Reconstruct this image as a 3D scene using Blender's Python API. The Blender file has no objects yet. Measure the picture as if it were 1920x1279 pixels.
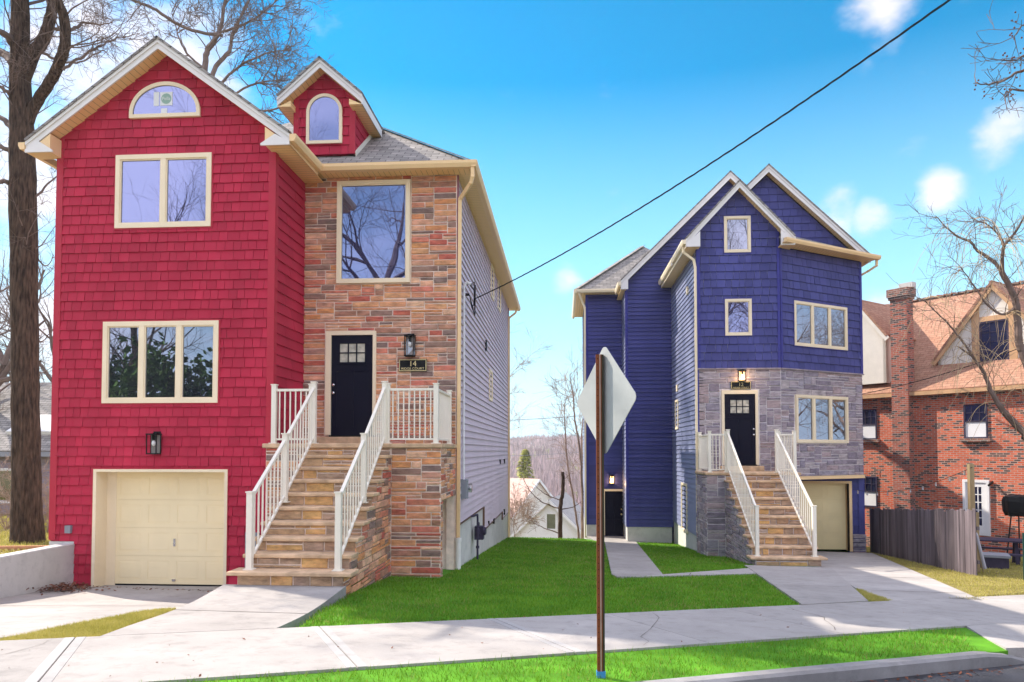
import bpy, math, random
import numpy as np
from mathutils import Vector, noise as mnoise
R = math.radians
S = bpy.context.scene
COL = S.collection

# ------------------------------------------------------------------ camera
CZ, YAW, PIT, FPX, PPX, PPY = 1.5, R(4.03), R(2.0), 1350.0, 960.0, 798.0
cd = bpy.data.cameras.new('camera'); cam = bpy.data.objects.new('camera', cd); COL.objects.link(cam)
cam.location = (0, 0, CZ); cam.rotation_euler = (R(90) + PIT, 0, YAW)
cd.sensor_width = 36.0; cd.lens = FPX * 36 / 1920.0
cd.shift_x = 0.0; cd.shift_y = (PPY - 639.5) / 1920.0
cd.clip_end = 6000; cd.clip_start = .05
S.camera = cam

# ------------------------------------------------------------------ light
SUN = Vector((-.655, .374, .655)).normalized()
SUN_EL = math.asin(SUN.z); SUN_AZ = math.atan2(SUN.x, SUN.y)
S.view_settings.view_transform = 'Standard'; S.view_settings.look = 'None'
S.view_settings.gamma = 1; S.view_settings.exposure = 1.33
sl = bpy.data.lights.new('sun', 'SUN'); so = bpy.data.objects.new('sun', sl); COL.objects.link(so)
sl.energy = 3.4; sl.angle = R(.5); sl.color = (1, .92, .80)
so.rotation_euler = SUN.to_track_quat('Z', 'Y').to_euler()

W = bpy.data.worlds.new('World'); S.world = W; W.use_nodes = True
def build_world():
    nt = W.node_tree; N = nt.nodes; L = nt.links; N.clear()
    out = N.new('ShaderNodeOutputWorld'); bg = N.new('ShaderNodeBackground'); L.new(bg.outputs[0], out.inputs[0])
    sky = N.new('ShaderNodeTexSky'); sky.sky_type = 'NISHITA'; sky.sun_disc = False
    sky.sun_elevation = SUN_EL; sky.sun_rotation = SUN_AZ
    sky.air_density = 1.0; sky.dust_density = .3; sky.ozone_density = 2.2
    hs = N.new('ShaderNodeHueSaturation'); hs.inputs['Saturation'].default_value = 2.0; hs.inputs['Hue'].default_value = .482; hs.inputs['Value'].default_value = .8
    L.new(sky.outputs[0], hs.inputs['Color'])
    bg.inputs['Strength'].default_value = .11
    tc = N.new('ShaderNodeTexCoord')
    nz = N.new('ShaderNodeTexNoise'); nz.inputs['Scale'].default_value = 11; nz.inputs['Detail'].default_value = 7; nz.inputs['Roughness'].default_value = .55
    mp = N.new('ShaderNodeMapping'); mp.inputs['Scale'].default_value = (1, 1, 1.7); L.new(tc.outputs['Generated'], mp.inputs[0]); L.new(mp.outputs[0], nz.inputs[0])
    acc = None
    for (px, py, rad, amp) in CLOUDS:
        d = ray(px, py).normalized()
        dp = N.new('ShaderNodeVectorMath'); dp.operation = 'DISTANCE'; L.new(tc.outputs['Generated'], dp.inputs[0]); dp.inputs[1].default_value = d
        mr = N.new('ShaderNodeMapRange'); mr.interpolation_type = 'SMOOTHERSTEP'; L.new(dp.outputs['Value'], mr.inputs['Value'])
        mr.inputs['From Min'].default_value = rad; mr.inputs['From Max'].default_value = rad * .1
        mr.inputs['To Min'].default_value = 0; mr.inputs['To Max'].default_value = amp
        if acc is None: acc = mr.outputs[0]
        else:
            m = N.new('ShaderNodeMath'); m.operation = 'MAXIMUM'; L.new(acc, m.inputs[0]); L.new(mr.outputs[0], m.inputs[1]); acc = m.outputs[0]
    # unseen fill cover added overhead and behind the viewer to brighten the shade
    nb = N.new('ShaderNodeTexNoise'); nb.inputs['Scale'].default_value = 2.2; nb.inputs['Detail'].default_value = 6; L.new(mp.outputs[0], nb.inputs[0])
    sx = N.new('ShaderNodeSeparateXYZ'); L.new(tc.outputs['Generated'], sx.inputs[0])
    yb = N.new('ShaderNodeMapRange'); L.new(sx.outputs['Y'], yb.inputs['Value']); yb.inputs['From Min'].default_value = .1; yb.inputs['From Max'].default_value = -.3
    yb.inputs['To Min'].default_value = 0; yb.inputs['To Max'].default_value = .9
    nbm = N.new('ShaderNodeMapRange'); L.new(nb.outputs[0], nbm.inputs['Value']); nbm.inputs['From Min'].default_value = .36; nbm.inputs['From Max'].default_value = .58
    zb = N.new('ShaderNodeMapRange'); L.new(sx.outputs['Z'], zb.inputs['Value']); zb.inputs['From Min'].default_value = .6; zb.inputs['From Max'].default_value = .85; zb.inputs['To Max'].default_value = .9
    ym = N.new('ShaderNodeMath'); ym.operation = 'MAXIMUM'; L.new(yb.outputs[0], ym.inputs[0]); L.new(zb.outputs[0], ym.inputs[1]); yb = ym
    mb_ = N.new('ShaderNodeMath'); mb_.operation = 'MULTIPLY'; L.new(yb.outputs[0], mb_.inputs[0]); L.new(nbm.outputs[0], mb_.inputs[1])
    # mask = smoothstep(blob + noise - 1)
    ad = N.new('ShaderNodeMath'); ad.operation = 'MULTIPLY_ADD'; L.new(nz.outputs[0], ad.inputs[0]); ad.inputs[1].default_value = 1.9; L.new(acc, ad.inputs[2])
    mk = N.new('ShaderNodeMapRange'); mk.interpolation_type = 'SMOOTHSTEP'; L.new(ad.outputs[0], mk.inputs['Value'])
    mk.inputs['From Min'].default_value = 1.2; mk.inputs['From Max'].default_value = 2.1
    mix = N.new('ShaderNodeMix'); mix.data_type = 'RGBA'; L.new(mk.outputs[0], mix.inputs['Factor']); L.new(hs.outputs[0], mix.inputs['A']); mix.inputs['B'].default_value = CLOUD_COL
    hz_ = N.new('ShaderNodeMapRange'); L.new(sx.outputs['Z'], hz_.inputs['Value']); hz_.inputs['From Min'].default_value = .46; hz_.inputs['From Max'].default_value = .04; hz_.inputs['To Max'].default_value = .95
    pale = N.new('ShaderNodeMix'); pale.data_type = 'RGBA'; L.new(hz_.outputs[0], pale.inputs['Factor']); L.new(hs.outputs[0], pale.inputs['A']); pale.inputs['B'].default_value = (3.0, 4.8, 5.6, 1); L.new(pale.outputs['Result'], mix.inputs['A'])
    mix2 = N.new('ShaderNodeMix'); mix2.data_type = 'RGBA'; L.new(mb_.outputs[0], mix2.inputs['Factor']); L.new(mix.outputs['Result'], mix2.inputs['A']); mix2.inputs['B'].default_value = FILL_COVER_COL
    L.new(mix2.outputs['Result'], bg.inputs['Color'])
FILL_COVER_COL = (9.0, 8.7, 10.2, 1)      # bright cloud cover out of view, added as fill for the shade
CLOUD_COL = (4.3, 4.05, 4.25, 1)

# ------------------------------------------------------------------ geometry of the view -> metres
_fw = Vector((-math.sin(YAW) * math.cos(PIT), math.cos(YAW) * math.cos(PIT), math.sin(PIT)))
_rt = Vector((math.cos(YAW), math.sin(YAW), 0)); _up = _rt.cross(_fw); _C = Vector((0, 0, CZ))
def ray(px, py): return _fw + _rt * ((px - PPX) / FPX) + _up * ((PPY - py) / FPX)
def at(px, py, Y): d = ray(px, py); return _C + d * (Y / d.y)
def atx(px, py, X): d = ray(px, py); return _C + d * (X / d.x)
def G(x, y): return .13 - .073 * y - .02 * x
GN = Vector((.02, .073, 1))
def gnd(px, py): d = ray(px, py); return _C + d * ((.13 - _C.dot(GN)) / d.dot(GN))
SD = Vector((.885, .4655)); SNN = Vector((-.4655, .885))      # along / across the street
def st(s, t): return (s * SD.x + t * SNN.x, s * SD.y + t * SNN.y)
def tt(x, y): return x * SNN.x + y * SNN.y
CLOUDS = [(330, 110, .15, .9), (150, 90, .15, .85), (40, 300, .2, .7), (60, 650, .2, .7), (590, 20, .07, .5), (1640, 30, .075, .72),
          (1575, 395, .055, .8), (1625, 400, .045, .85), (1762, 350, .042, .72), (1885, 245, .06, .72), (1060, 530, .04, .55), (1680, 600, .1, .6), (1610, 120, .035, .42)]
build_world()

# ------------------------------------------------------------------ mesh helpers
ORG = {}
def V3(p): return Vector(p)
class MB:
    def __init__(s): s.v = []; s.f = []
    def face(s, pts):
        i = len(s.v); s.v += [tuple(p) for p in pts]; s.f.append(tuple(range(i, i + len(pts))))
    def box(s, a, b):
        x0, y0, z0 = [min(a[k], b[k]) for k in range(3)]; x1, y1, z1 = [max(a[k], b[k]) for k in range(3)]
        i = len(s.v)
        s.v += [(x0, y0, z0), (x1, y0, z0), (x1, y1, z0), (x0, y1, z0), (x0, y0, z1), (x1, y0, z1), (x1, y1, z1), (x0, y1, z1)]
        s.f += [tuple(i + k for k in q) for q in ((3, 2, 1, 0), (4, 5, 6, 7), (0, 1, 5, 4), (1, 2, 6, 5), (2, 3, 7, 6), (3, 0, 4, 7))]
    def hull8(s, P):
        i = len(s.v); s.v += [tuple(p) for p in P]
        s.f += [tuple(i + k for k in q) for q in ((3, 2, 1, 0), (4, 5, 6, 7), (0, 1, 5, 4), (1, 2, 6, 5), (2, 3, 7, 6), (3, 0, 4, 7))]
    def fbox(s, fr, u0, v0, d0, u1, v1, d1):
        s.hull8([fr.p(u0, v0, d0), fr.p(u1, v0, d0), fr.p(u1, v0, d1), fr.p(u0, v0, d1), fr.p(u0, v1, d0), fr.p(u1, v1, d0), fr.p(u1, v1, d1), fr.p(u0, v1, d1)])
    def bar(s, a, b, w, h, up=(0, 0, 1)):
        a, b = V3(a), V3(b); t = (b - a).normalized(); sd = t.cross(V3(up))
        if sd.length < 1e-4: sd = t.cross(V3((1, 0, 0)))
        sd.normalize(); u = sd.cross(t).normalized(); sd *= w / 2; u *= h / 2
        s.hull8([a - sd - u, a + sd - u, b + sd - u, b - sd - u, a - sd + u, a + sd + u, b + sd + u, b - sd + u])
    def prism(s, pts, off):
        off = V3(off); n = len(pts); P = [V3(p) for p in pts]; i = len(s.v)
        s.v += [tuple(p) for p in P] + [tuple(p + off) for p in P]
        s.f.append(tuple(i + k for k in range(n))); s.f.append(tuple(i + n + k for k in reversed(range(n))))
        for k in range(n): s.f.append((i + (k + 1) % n, i + k, i + n + k, i + n + (k + 1) % n))
    def tube(s, pts, rad, seg=6, cap=True):
        P = [V3(p) for p in pts]; n = len(P); i0 = len(s.v)
        if not hasattr(rad, '__len__'): rad = [rad] * n
        t = (P[1] - P[0]).normalized(); ref = t.orthogonal().normalized()
        for k in range(n):
            if k == 0: t = P[1] - P[0]
            elif k == n - 1: t = P[k] - P[k - 1]
            else: t = P[k + 1] - P[k - 1]
            t = t.normalized(); ref = (ref - t * ref.dot(t))
            ref = ref.normalized() if ref.length > 1e-5 else t.orthogonal().normalized()
            b = t.cross(ref)
            for j in range(seg):
                a = 2 * math.pi * j / seg
                s.v.append(tuple(P[k] + (ref * math.cos(a) + b * math.sin(a)) * rad[k]))
        for k in range(n - 1):
            for j in range(seg):
                a = i0 + k * seg + j; b_ = i0 + k * seg + (j + 1) % seg
                s.f.append((a, b_, b_ + seg, a + seg))
        if cap:
            s.f.append(tuple(i0 + j for j in reversed(range(seg)))); s.f.append(tuple(i0 + (n - 1) * seg + j for j in range(seg)))
    def sphere(s, c, r, nu=10, nv=6, sc=(1, 1, 1)):
        c = V3(c); i0 = len(s.v)
        for a in range(nv + 1):
            th = math.pi * a / nv
            for b in range(nu):
                ph = 2 * math.pi * b / nu
                s.v.append((c.x + r * sc[0] * math.sin(th) * math.cos(ph), c.y + r * sc[1] * math.sin(th) * math.sin(ph), c.z + r * sc[2] * math.cos(th)))
        for a in range(nv):
            for b in range(nu):
                p = i0 + a * nu + b; q = i0 + a * nu + (b + 1) % nu
                s.f.append((p, p + nu, q + nu, q))
    def build(s, name, mat, parent=None, smooth=False, uv=True):
        me = bpy.data.meshes.new(name); org = ORG.get(parent.name, (0, 0, 0)) if parent else (0, 0, 0)
        vs = np.array(s.v, dtype=np.float32).reshape(-1, 3); loc = vs - np.array(org, dtype=np.float32)
        me.from_pydata(loc.tolist(), [], s.f); me.materials.append(mat)
        if uv and len(s.f) < 60000:
            ul = me.uv_layers.new(name='UVMap'); buf = np.zeros(len(me.loops) * 2, dtype=np.float32); k = 0
            for f in s.f:
                a, b, c = (Vector(s.v[f[0]]), Vector(s.v[f[1]]), Vector(s.v[f[2]]))
                n = (b - a).cross(c - a)
                if n.length < 1e-12: n = Vector((0, 0, 1))
                n.normalize()
                if abs(n.z) > .995: U = Vector((1, 0, 0)); Vv = Vector((0, 1, 0))
                else: U = Vector((0, 0, 1)).cross(n).normalized(); Vv = n.cross(U)
                for i in f:
                    p = Vector(s.v[i]); buf[k] = p.dot(U); buf[k + 1] = p.dot(Vv); k += 2
            ul.data.foreach_set('uv', buf)
        if smooth: me.polygons.foreach_set('use_smooth', [True] * len(me.polygons))
        me.update()
        o = bpy.data.objects.new(name, me); COL.objects.link(o)
        if parent: o.parent = parent
        ORG[o.name] = tuple(org)
        return o
def thing(name, loc, label, cat, group=None):
    o = bpy.data.objects.new(name, None); COL.objects.link(o); o.location = loc; o.empty_display_size = .3
    o['label'] = label; o['category'] = cat
    if group: o['group'] = group
    ORG[o.name] = tuple(loc); return o
def tag(o, label, cat, group=None):
    o['label'] = label; o['category'] = cat
    if group: o['group'] = group
    return o
def struct(o, label=None, cat=None, kind='structure'):
    o['kind'] = kind
    if label: o['label'] = label
    if cat: o['category'] = cat
    return o
def dupl(o, off, parent):
    c = o.copy(); COL.objects.link(c); c.parent = parent; c.location = Vector(o.location) + Vector(off); ORG[c.name] = ORG[o.name]
    return c
class Fr:
    def __init__(s, O, U, N): s.O = V3(O); s.U = V3(U).normalized(); s.N = V3(N).normalized(); s.Z = Vector((0, 0, 1))
    def p(s, u, v, d=0): return s.O + s.U * u + s.Z * v + s.N * d
    def uv(s, px, py, d=0):
        r = ray(px, py); t = ((s.O + s.N * d) - _C).dot(s.N) / r.dot(s.N); q = _C + r * t - s.O
        return (q.dot(s.U), q.z)
    def rect(s, x0, y0, x1, y1, d=0):
        a = s.uv(x0, (y0 + y1) / 2, d); b = s.uv(x1, (y0 + y1) / 2, d); c = s.uv((x0 + x1) / 2, y0, d); e = s.uv((x0 + x1) / 2, y1, d)
        return (a[0], e[1], b[0], c[1])
def YF(Y): return Fr((0, Y, 0), (1, 0, 0), (0, -1, 0))        # wall facing the street
def XR(X): return Fr((X, 0, 0), (0, 1, 0), (1, 0, 0))         # wall facing +X
def XL(X): return Fr((X, 0, 0), (0, 1, 0), (-1, 0, 0))        # wall facing -X

# ------------------------------------------------------------------ materials
def nmat(name):
    m = bpy.data.materials.new(name); m.use_nodes = True; return m, m.node_tree.nodes, m.node_tree.links, m.node_tree.nodes['Principled BSDF']
def rgb(c): return (c[0], c[1], c[2], 1)
def ramp(N, stops, const=False):
    r = N.new('ShaderNodeValToRGB'); e = r.color_ramp.elements
    if const: r.color_ramp.interpolation = 'CONSTANT'
    while len(e) < len(stops): e.new(.5)
    for k, (p, c) in enumerate(stops): e[k].position = p; e[k].color = rgb(c)
    return r
def basic(name, col, rough=.6, var=.15, vs=3.0, bump=.15, bs=60, metal=0, spec=.12, island=0.0, stretch=None, bd=.01):
    m, N, L, P = nmat(name)
    tc = N.new('ShaderNodeTexCoord'); mp = N.new('ShaderNodeMapping'); L.new(tc.outputs['Object'], mp.inputs[0])
    if stretch: mp.inputs['Scale'].default_value = stretch
    n1 = N.new('ShaderNodeTexNoise'); n1.inputs['Scale'].default_value = vs; n1.inputs['Detail'].default_value = 6; L.new(mp.outputs[0], n1.inputs[0])
    a = tuple(c * (1 - var) for c in col); b = tuple(min(1, c * (1 + var)) for c in col)
    r = ramp(N, [(.3, a), (.7, b)]); L.new(n1.outputs[0], r.inputs[0]); cs = r.outputs[0]
    if island:
        g = N.new('ShaderNodeNewGeometry'); mr = N.new('ShaderNodeMapRange'); L.new(g.outputs['Random Per Island'], mr.inputs[0])
        mr.inputs['To Min'].default_value = 1 - island; mr.inputs['To Max'].default_value = 1 + island
        h = N.new('ShaderNodeHueSaturation'); L.new(mr.outputs[0], h.inputs['Value']); L.new(cs, h.inputs['Color']); cs = h.outputs[0]
    L.new(cs, P.inputs['Base Color']); P.inputs['Roughness'].default_value = rough; P.inputs['Metallic'].default_value = metal
    P.inputs['Specular IOR Level'].default_value = spec
    if bump:
        n2 = N.new('ShaderNodeTexNoise'); n2.inputs['Scale'].default_value = bs; n2.inputs['Detail'].default_value = 4; L.new(mp.outputs[0], n2.inputs[0])
        bp = N.new('ShaderNodeBump'); bp.inputs['Strength'].default_value = bump; bp.inputs['Distance'].default_value = bd; L.new(n2.outputs[0], bp.inputs['Height']); L.new(bp.outputs[0], P.inputs['Normal'])
    return m
def stonemat(name, cols, rough=.85):
    m, N, L, P = nmat(name)
    g = N.new('ShaderNodeNewGeometry'); r = ramp(N, [(k / len(cols), c) for k, c in enumerate(cols)], True); L.new(g.outputs['Random Per Island'], r.inputs[0])
    tc = N.new('ShaderNodeTexCoord'); ms = N.new('ShaderNodeMapping'); ms.inputs['Scale'].default_value = (.6, .6, 1.7); L.new(tc.outputs['Object'], ms.inputs[0]); n1 = N.new('ShaderNodeTexNoise'); n1.inputs['Scale'].default_value = 8; n1.inputs['Detail'].default_value = 8; n1.inputs['Roughness'].default_value = .65; L.new(ms.outputs[0], n1.inputs[0])
    mr = N.new('ShaderNodeMapRange'); L.new(n1.outputs[0], mr.inputs[0]); mr.inputs['From Min'].default_value = .3; mr.inputs['From Max'].default_value = .7; mr.inputs['To Min'].default_value = .55; mr.inputs['To Max'].default_value = 1.42
    n3 = N.new('ShaderNodeTexNoise'); n3.inputs['Scale'].default_value = 3.2; n3.inputs['Detail'].default_value = 3; L.new(tc.outputs['Object'], n3.inputs[0])
    mr3 = N.new('ShaderNodeMapRange'); L.new(n3.outputs[0], mr3.inputs[0]); mr3.inputs['From Min'].default_value = .3; mr3.inputs['From Max'].default_value = .7; mr3.inputs['To Min'].default_value = .488; mr3.inputs['To Max'].default_value = .503
    h = N.new('ShaderNodeHueSaturation'); L.new(mr.outputs[0], h.inputs['Value']); L.new(mr3.outputs[0], h.inputs['Hue']); L.new(r.outputs[0], h.inputs['Color']); L.new(h.outputs[0], P.inputs['Base Color'])
    P.inputs['Roughness'].default_value = rough; P.inputs['Specular IOR Level'].default_value = .25
    n2 = N.new('ShaderNodeTexNoise'); n2.inputs['Scale'].default_value = 28; n2.inputs['Detail'].default_value = 6; L.new(tc.outputs['Object'], n2.inputs[0])
    bp = N.new('ShaderNodeBump'); bp.inputs['Strength'].default_value = .6; bp.inputs['Distance'].default_value = .02; L.new(n2.outputs[0], bp.inputs['Height']); L.new(bp.outputs[0], P.inputs['Normal'])
    return m
def brickmat(name, c1, c2, mort, bw, bh, ms=.01, rough=.85, bump=.5, dark=None, squash=1):
    m, N, L, P = nmat(name)
    tc = N.new('ShaderNodeTexCoord'); b = N.new('ShaderNodeTexBrick'); L.new(tc.outputs['UV'], b.inputs[0])
    b.inputs['Color1'].default_value = rgb(c1); b.inputs['Color2'].default_value = rgb(c2); b.inputs['Mortar'].default_value = rgb(mort)
    b.inputs['Scale'].default_value = 1; b.inputs['Brick Width'].default_value = bw; b.inputs['Row Height'].default_value = bh; b.inputs['Mortar Size'].default_value = ms
    b.inputs['Mortar Smooth'].default_value = .2; b.inputs['Bias'].default_value = 0
    cs = b.outputs['Color']
    if dark:
        b2 = N.new('ShaderNodeTexBrick'); L.new(tc.outputs['UV'], b2.inputs[0]); b2.inputs['Color1'].default_value = (0, 0, 0, 1); b2.inputs['Color2'].default_value = (1, 1, 1, 1); b2.inputs['Mortar'].default_value = (0, 0, 0, 1)
        for k in ('Scale', 'Brick Width', 'Row Height', 'Mortar Size'): b2.inputs[k].default_value = b.inputs[k].default_value
        st_ = N.new('ShaderNodeMath'); st_.operation = 'GREATER_THAN'; L.new(b2.outputs['Color'], st_.inputs[0]); st_.inputs[1].default_value = .74
        mx = N.new('ShaderNodeMix'); mx.data_type = 'RGBA'; L.new(st_.outputs[0], mx.inputs['Factor']); L.new(cs, mx.inputs['A']); mx.inputs['B'].default_value = rgb(dark); cs = mx.outputs['Result']
    n1 = N.new('ShaderNodeTexNoise'); n1.inputs['Scale'].default_value = 5; n1.inputs['Detail'].default_value = 8; L.new(tc.outputs['Object'], n1.inputs[0])
    mr = N.new('ShaderNodeMapRange'); L.new(n1.outputs[0], mr.inputs[0]); mr.inputs['To Min'].default_value = .6; mr.inputs['To Max'].default_value = 1.4
    h = N.new('ShaderNodeHueSaturation'); L.new(mr.outputs[0], h.inputs['Value']); L.new(cs, h.inputs['Color']); L.new(h.outputs[0], P.inputs['Base Color'])
    P.inputs['Roughness'].default_value = rough; P.inputs['Specular IOR Level'].default_value = .25
    bp = N.new('ShaderNodeBump'); bp.inputs['Strength'].default_value = bump; bp.inputs['Distance'].default_value = .01; bp.invert = True; L.new(b.outputs['Fac'], bp.inputs['Height']); L.new(bp.outputs[0], P.inputs['Normal'])
    return m
def stripemat(name, col, axis, pitch=.1, depth=.6, rough=.55):
    m, N, L, P = nmat(name)
    tc = N.new('ShaderNodeTexCoord'); sx = N.new('ShaderNodeSeparateXYZ'); L.new(tc.outputs['UV'], sx.inputs[0])
    a = N.new('ShaderNodeMath'); a.operation = 'DIVIDE'; L.new(sx.outputs[axis], a.inputs[0]); a.inputs[1].default_value = pitch
    fr = N.new('ShaderNodeMath'); fr.operation = 'FRACT'; L.new(a.outputs[0], fr.inputs[0])
    r = ramp(N, [(0, (.45,) * 3), (.05, (.45,) * 3), (.1, (1, 1, 1)), (.95, (1, 1, 1))]); L.new(fr.outputs[0], r.inputs[0])  # groove shade painted into the base colour as thin dark lines
    mx = N.new('ShaderNodeMix'); mx.data_type = 'RGBA'; mx.blend_type = 'MULTIPLY'; mx.inputs['Factor'].default_value = 1; mx.inputs['A'].default_value = rgb(col); L.new(r.outputs[0], mx.inputs['B'])
    L.new(mx.outputs['Result'], P.inputs['Base Color']); P.inputs['Roughness'].default_value = rough
    bp = N.new('ShaderNodeBump'); bp.inputs['Strength'].default_value = depth; bp.inputs['Distance'].default_value = .01; L.new(r.outputs[0], bp.inputs['Height']); L.new(bp.outputs[0], P.inputs['Normal'])
    return m
def glassmat(name, refl=.45, tint=(.02, .022, .03), rcol=(.85, .87, 1)):
    m, N, L, P = nmat(name); out = N['Material Output']
    P.inputs['Base Color'].default_value = rgb(tint); P.inputs['Roughness'].default_value = .5; P.inputs['Specular IOR Level'].default_value = 0
    gl = N.new('ShaderNodeBsdfGlossy'); gl.inputs['Roughness'].default_value = .012; gl.inputs['Color'].default_value = rgb(rcol)
    tc = N.new('ShaderNodeTexCoord'); n = N.new('ShaderNodeTexNoise'); n.inputs['Scale'].default_value = 1.1; n.inputs['Detail'].default_value = 1; L.new(tc.outputs['Object'], n.inputs[0])
    bp = N.new('ShaderNodeBump'); bp.inputs['Strength'].default_value = .12; bp.inputs['Distance'].default_value = .02; L.new(n.outputs[0], bp.inputs['Height']); L.new(bp.outputs[0], gl.inputs['Normal'])
    mx = N.new('ShaderNodeMixShader'); mx.inputs[0].default_value = refl; L.new(P.outputs[0], mx.inputs[1]); L.new(gl.outputs[0], mx.inputs[2]); L.new(mx.outputs[0], out.inputs[0])
    return m
def emitmat(name, col, s):
    m, N, L, P = nmat(name); P.inputs['Base Color'].default_value = rgb((.8, .7, .5)); P.inputs['Emission Color'].default_value = rgb(col); P.inputs['Emission Strength'].default_value = s; return m
def concrete(name, col, var=.12):
    m, N, L, P = nmat(name)
    tc = N.new('ShaderNodeTexCoord'); n1 = N.new('ShaderNodeTexNoise'); n1.inputs['Scale'].default_value = .9; n1.inputs['Detail'].default_value = 9; n1.inputs['Roughness'].default_value = .6; L.new(tc.outputs['Object'], n1.inputs[0])
    r = ramp(N, [(.3, tuple(c * (1 - var) for c in col)), (.55, col), (.75, tuple(min(1, c * (1 + var)) for c in col))]); L.new(n1.outputs[0], r.inputs[0])
    n2 = N.new('ShaderNodeTexNoise'); n2.inputs['Scale'].default_value = 160; n2.inputs['Detail'].default_value = 3; L.new(tc.outputs['Object'], n2.inputs[0])
    mr = N.new('ShaderNodeMapRange'); L.new(n2.outputs[0], mr.inputs[0]); mr.inputs['To Min'].default_value = .85; mr.inputs['To Max'].default_value = 1.15
    h = N.new('ShaderNodeHueSaturation'); L.new(mr.outputs[0], h.inputs['Value']); L.new(r.outputs[0], h.inputs['Color']); L.new(h.outputs[0], P.inputs['Base Color'])
    vo = N.new('ShaderNodeTexNoise'); vo.inputs['Scale'].default_value = 4.5; vo.inputs['Detail'].default_value = 10; vo.inputs['Roughness'].default_value = .72; L.new(tc.outputs['Object'], vo.inputs[0])
    sm = N.new('ShaderNodeMapRange'); L.new(vo.outputs[0], sm.inputs[0]); sm.inputs['From Min'].default_value = .34; sm.inputs['From Max'].default_value = .5; sm.inputs['To Min'].default_value = .83; sm.inputs['To Max'].default_value = 1
    h2 = N.new('ShaderNodeHueSaturation'); oi = N.new('ShaderNodeObjectInfo'); om = N.new('ShaderNodeMapRange'); L.new(oi.outputs['Random'], om.inputs[0]); om.inputs['To Min'].default_value = .93; om.inputs['To Max'].default_value = 1.06; mm = N.new('ShaderNodeMath'); mm.operation = 'MULTIPLY'; L.new(om.outputs[0], mm.inputs[0]); L.new(sm.outputs[0], mm.inputs[1]); L.new(mm.outputs[0], h2.inputs['Value']); L.new(h.outputs[0], h2.inputs['Color']); L.new(h2.outputs[0], P.inputs['Base Color'])
    P.inputs['Roughness'].default_value = .85; P.inputs['Specular IOR Level'].default_value = .12
    mp = N.new('ShaderNodeMapping'); mp.inputs['Rotation'].default_value = (0, 0, R(28)); mp.inputs['Scale'].default_value = (6, 160, 30); L.new(tc.outputs['Object'], mp.inputs[0])
    n3 = N.new('ShaderNodeTexNoise'); n3.inputs['Scale'].default_value = 1; L.new(mp.outputs[0], n3.inputs[0])
    bp = N.new('ShaderNodeBump'); bp.inputs['Strength'].default_value = .35; bp.inputs['Distance'].default_value = .004; L.new(n3.outputs[0], bp.inputs['Height']); L.new(bp.outputs[0], P.inputs['Normal'])
    return m

M = {}
M['red'] = basic('red_siding', (.44, .028, .060), .7, .14, 1.2, .25, 30, spec=.1, island=.12, stretch=(1, 1, .25))
M['redtrim'] = basic('red_trim', (.45, .03, .055), .6, .06, 2, .05, spec=.2)
M['greytrim'] = basic('dark_plum_trim', (.30, .12, .16), .5, .06, 2, .05)
M['browntrim'] = basic('brown_step_trim', (.16, .09, .06), .6, .1, 2, .05)
M['grey_siding'] = basic('pale_lilac_siding', (.60, .50, .56), .5, .06, 1, .08, 40)
M['blue'] = basic('blue_siding', (.066, .069, .215), .6, .14, 1.2, .2, 30, spec=.12, island=.13, stretch=(1, 1, .25))
M['bluelap_glare'] = basic('glare_paled_lap_siding', (.20, .22, .34), .4, .06, 1.2, .08, 30, spec=.6)  # blue siding paled in the base colour to stand in for sun glare
M['bluetrim'] = basic('blue_trim', (.05, .05, .24), .5, .06, 2, .05)
M['cream'] = basic('cream_paint', (.86, .72, .50), .45, .04, 2, .05, 30)
M['white'] = basic('white_trim', (.78, .74, .70), .45, .04, 2, .04, 30)
M['rail'] = basic('cream_aluminium', (.82, .76, .64), .35, .03, 2, .02, 30)
M['garage'] = basic('garage_paint', (.92, .77, .48), .5, .04, 2, .04, 60, spec=.15)
M['garageb'] = basic('bounce_warmed_garage_paint', (.96, .78, .42), .5, .04, 2, .04, 60, spec=.15)  # same garage paint, base colour warmed to imitate bounced light
M['tan'] = basic('tan_gutter', (.86, .60, .32), .4, .04, 2, .03, 30)
M['soff_u'] = stripemat('soffit_across', (.90, .62, .28), 0, .11)
M['soff_v'] = stripemat('soffit_along', (.90, .62, .28), 1, .11)
M['shingle'] = brickmat('grey_shingles', (.20, .185, .17), (.33, .30, .27), (.07, .06, .055), .3, .14, .008, .95, .8)
M['mortar'] = basic('mortar', (.84, .69, .58), .9, .15, 8, .3, 50)
M['mortarb'] = basic('pale_mortar', (.72, .66, .66), .9, .12, 8, .3, 50)
M['stone'] = stonemat('brown_ledgestone', [(0.624, 0.288, 0.154), (0.408, 0.210, 0.132), (0.684, 0.372, 0.220), (0.300, 0.186, 0.138), (0.648, 0.300, 0.121), (0.492, 0.144, 0.088), (0.576, 0.312, 0.198), (0.720, 0.432, 0.264), (0.240, 0.162, 0.132), (0.588, 0.216, 0.132), (0.660, 0.336, 0.165), (0.456, 0.264, 0.187)])
M['stoneb'] = stonemat('grey_ashlar', [(.30, .25, .28), (.38, .32, .34), (.24, .20, .235), (.42, .36, .36), (.33, .27, .29), (.28, .24, .28), (.37, .28, .28), (.31, .275, .31)])
M['stonet'] = stonemat('bounce_tinted_riser_stone', [(.54, .32, .15), (.60, .37, .17), (.42, .27, .16), (.48, .32, .18), (.62, .38, .15), (.40, .28, .19)])  # riser stones coloured lighter and more orange to imitate warm bounce light
M['tread'] = basic('sandstone_tread', (.58, .40, .25), .8, .3, 5, .4, 40)
M['navy'] = basic('navy_door_paint', (.006, .0055, .017), .4, .1, 2, .05, 40, spec=.08)
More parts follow.
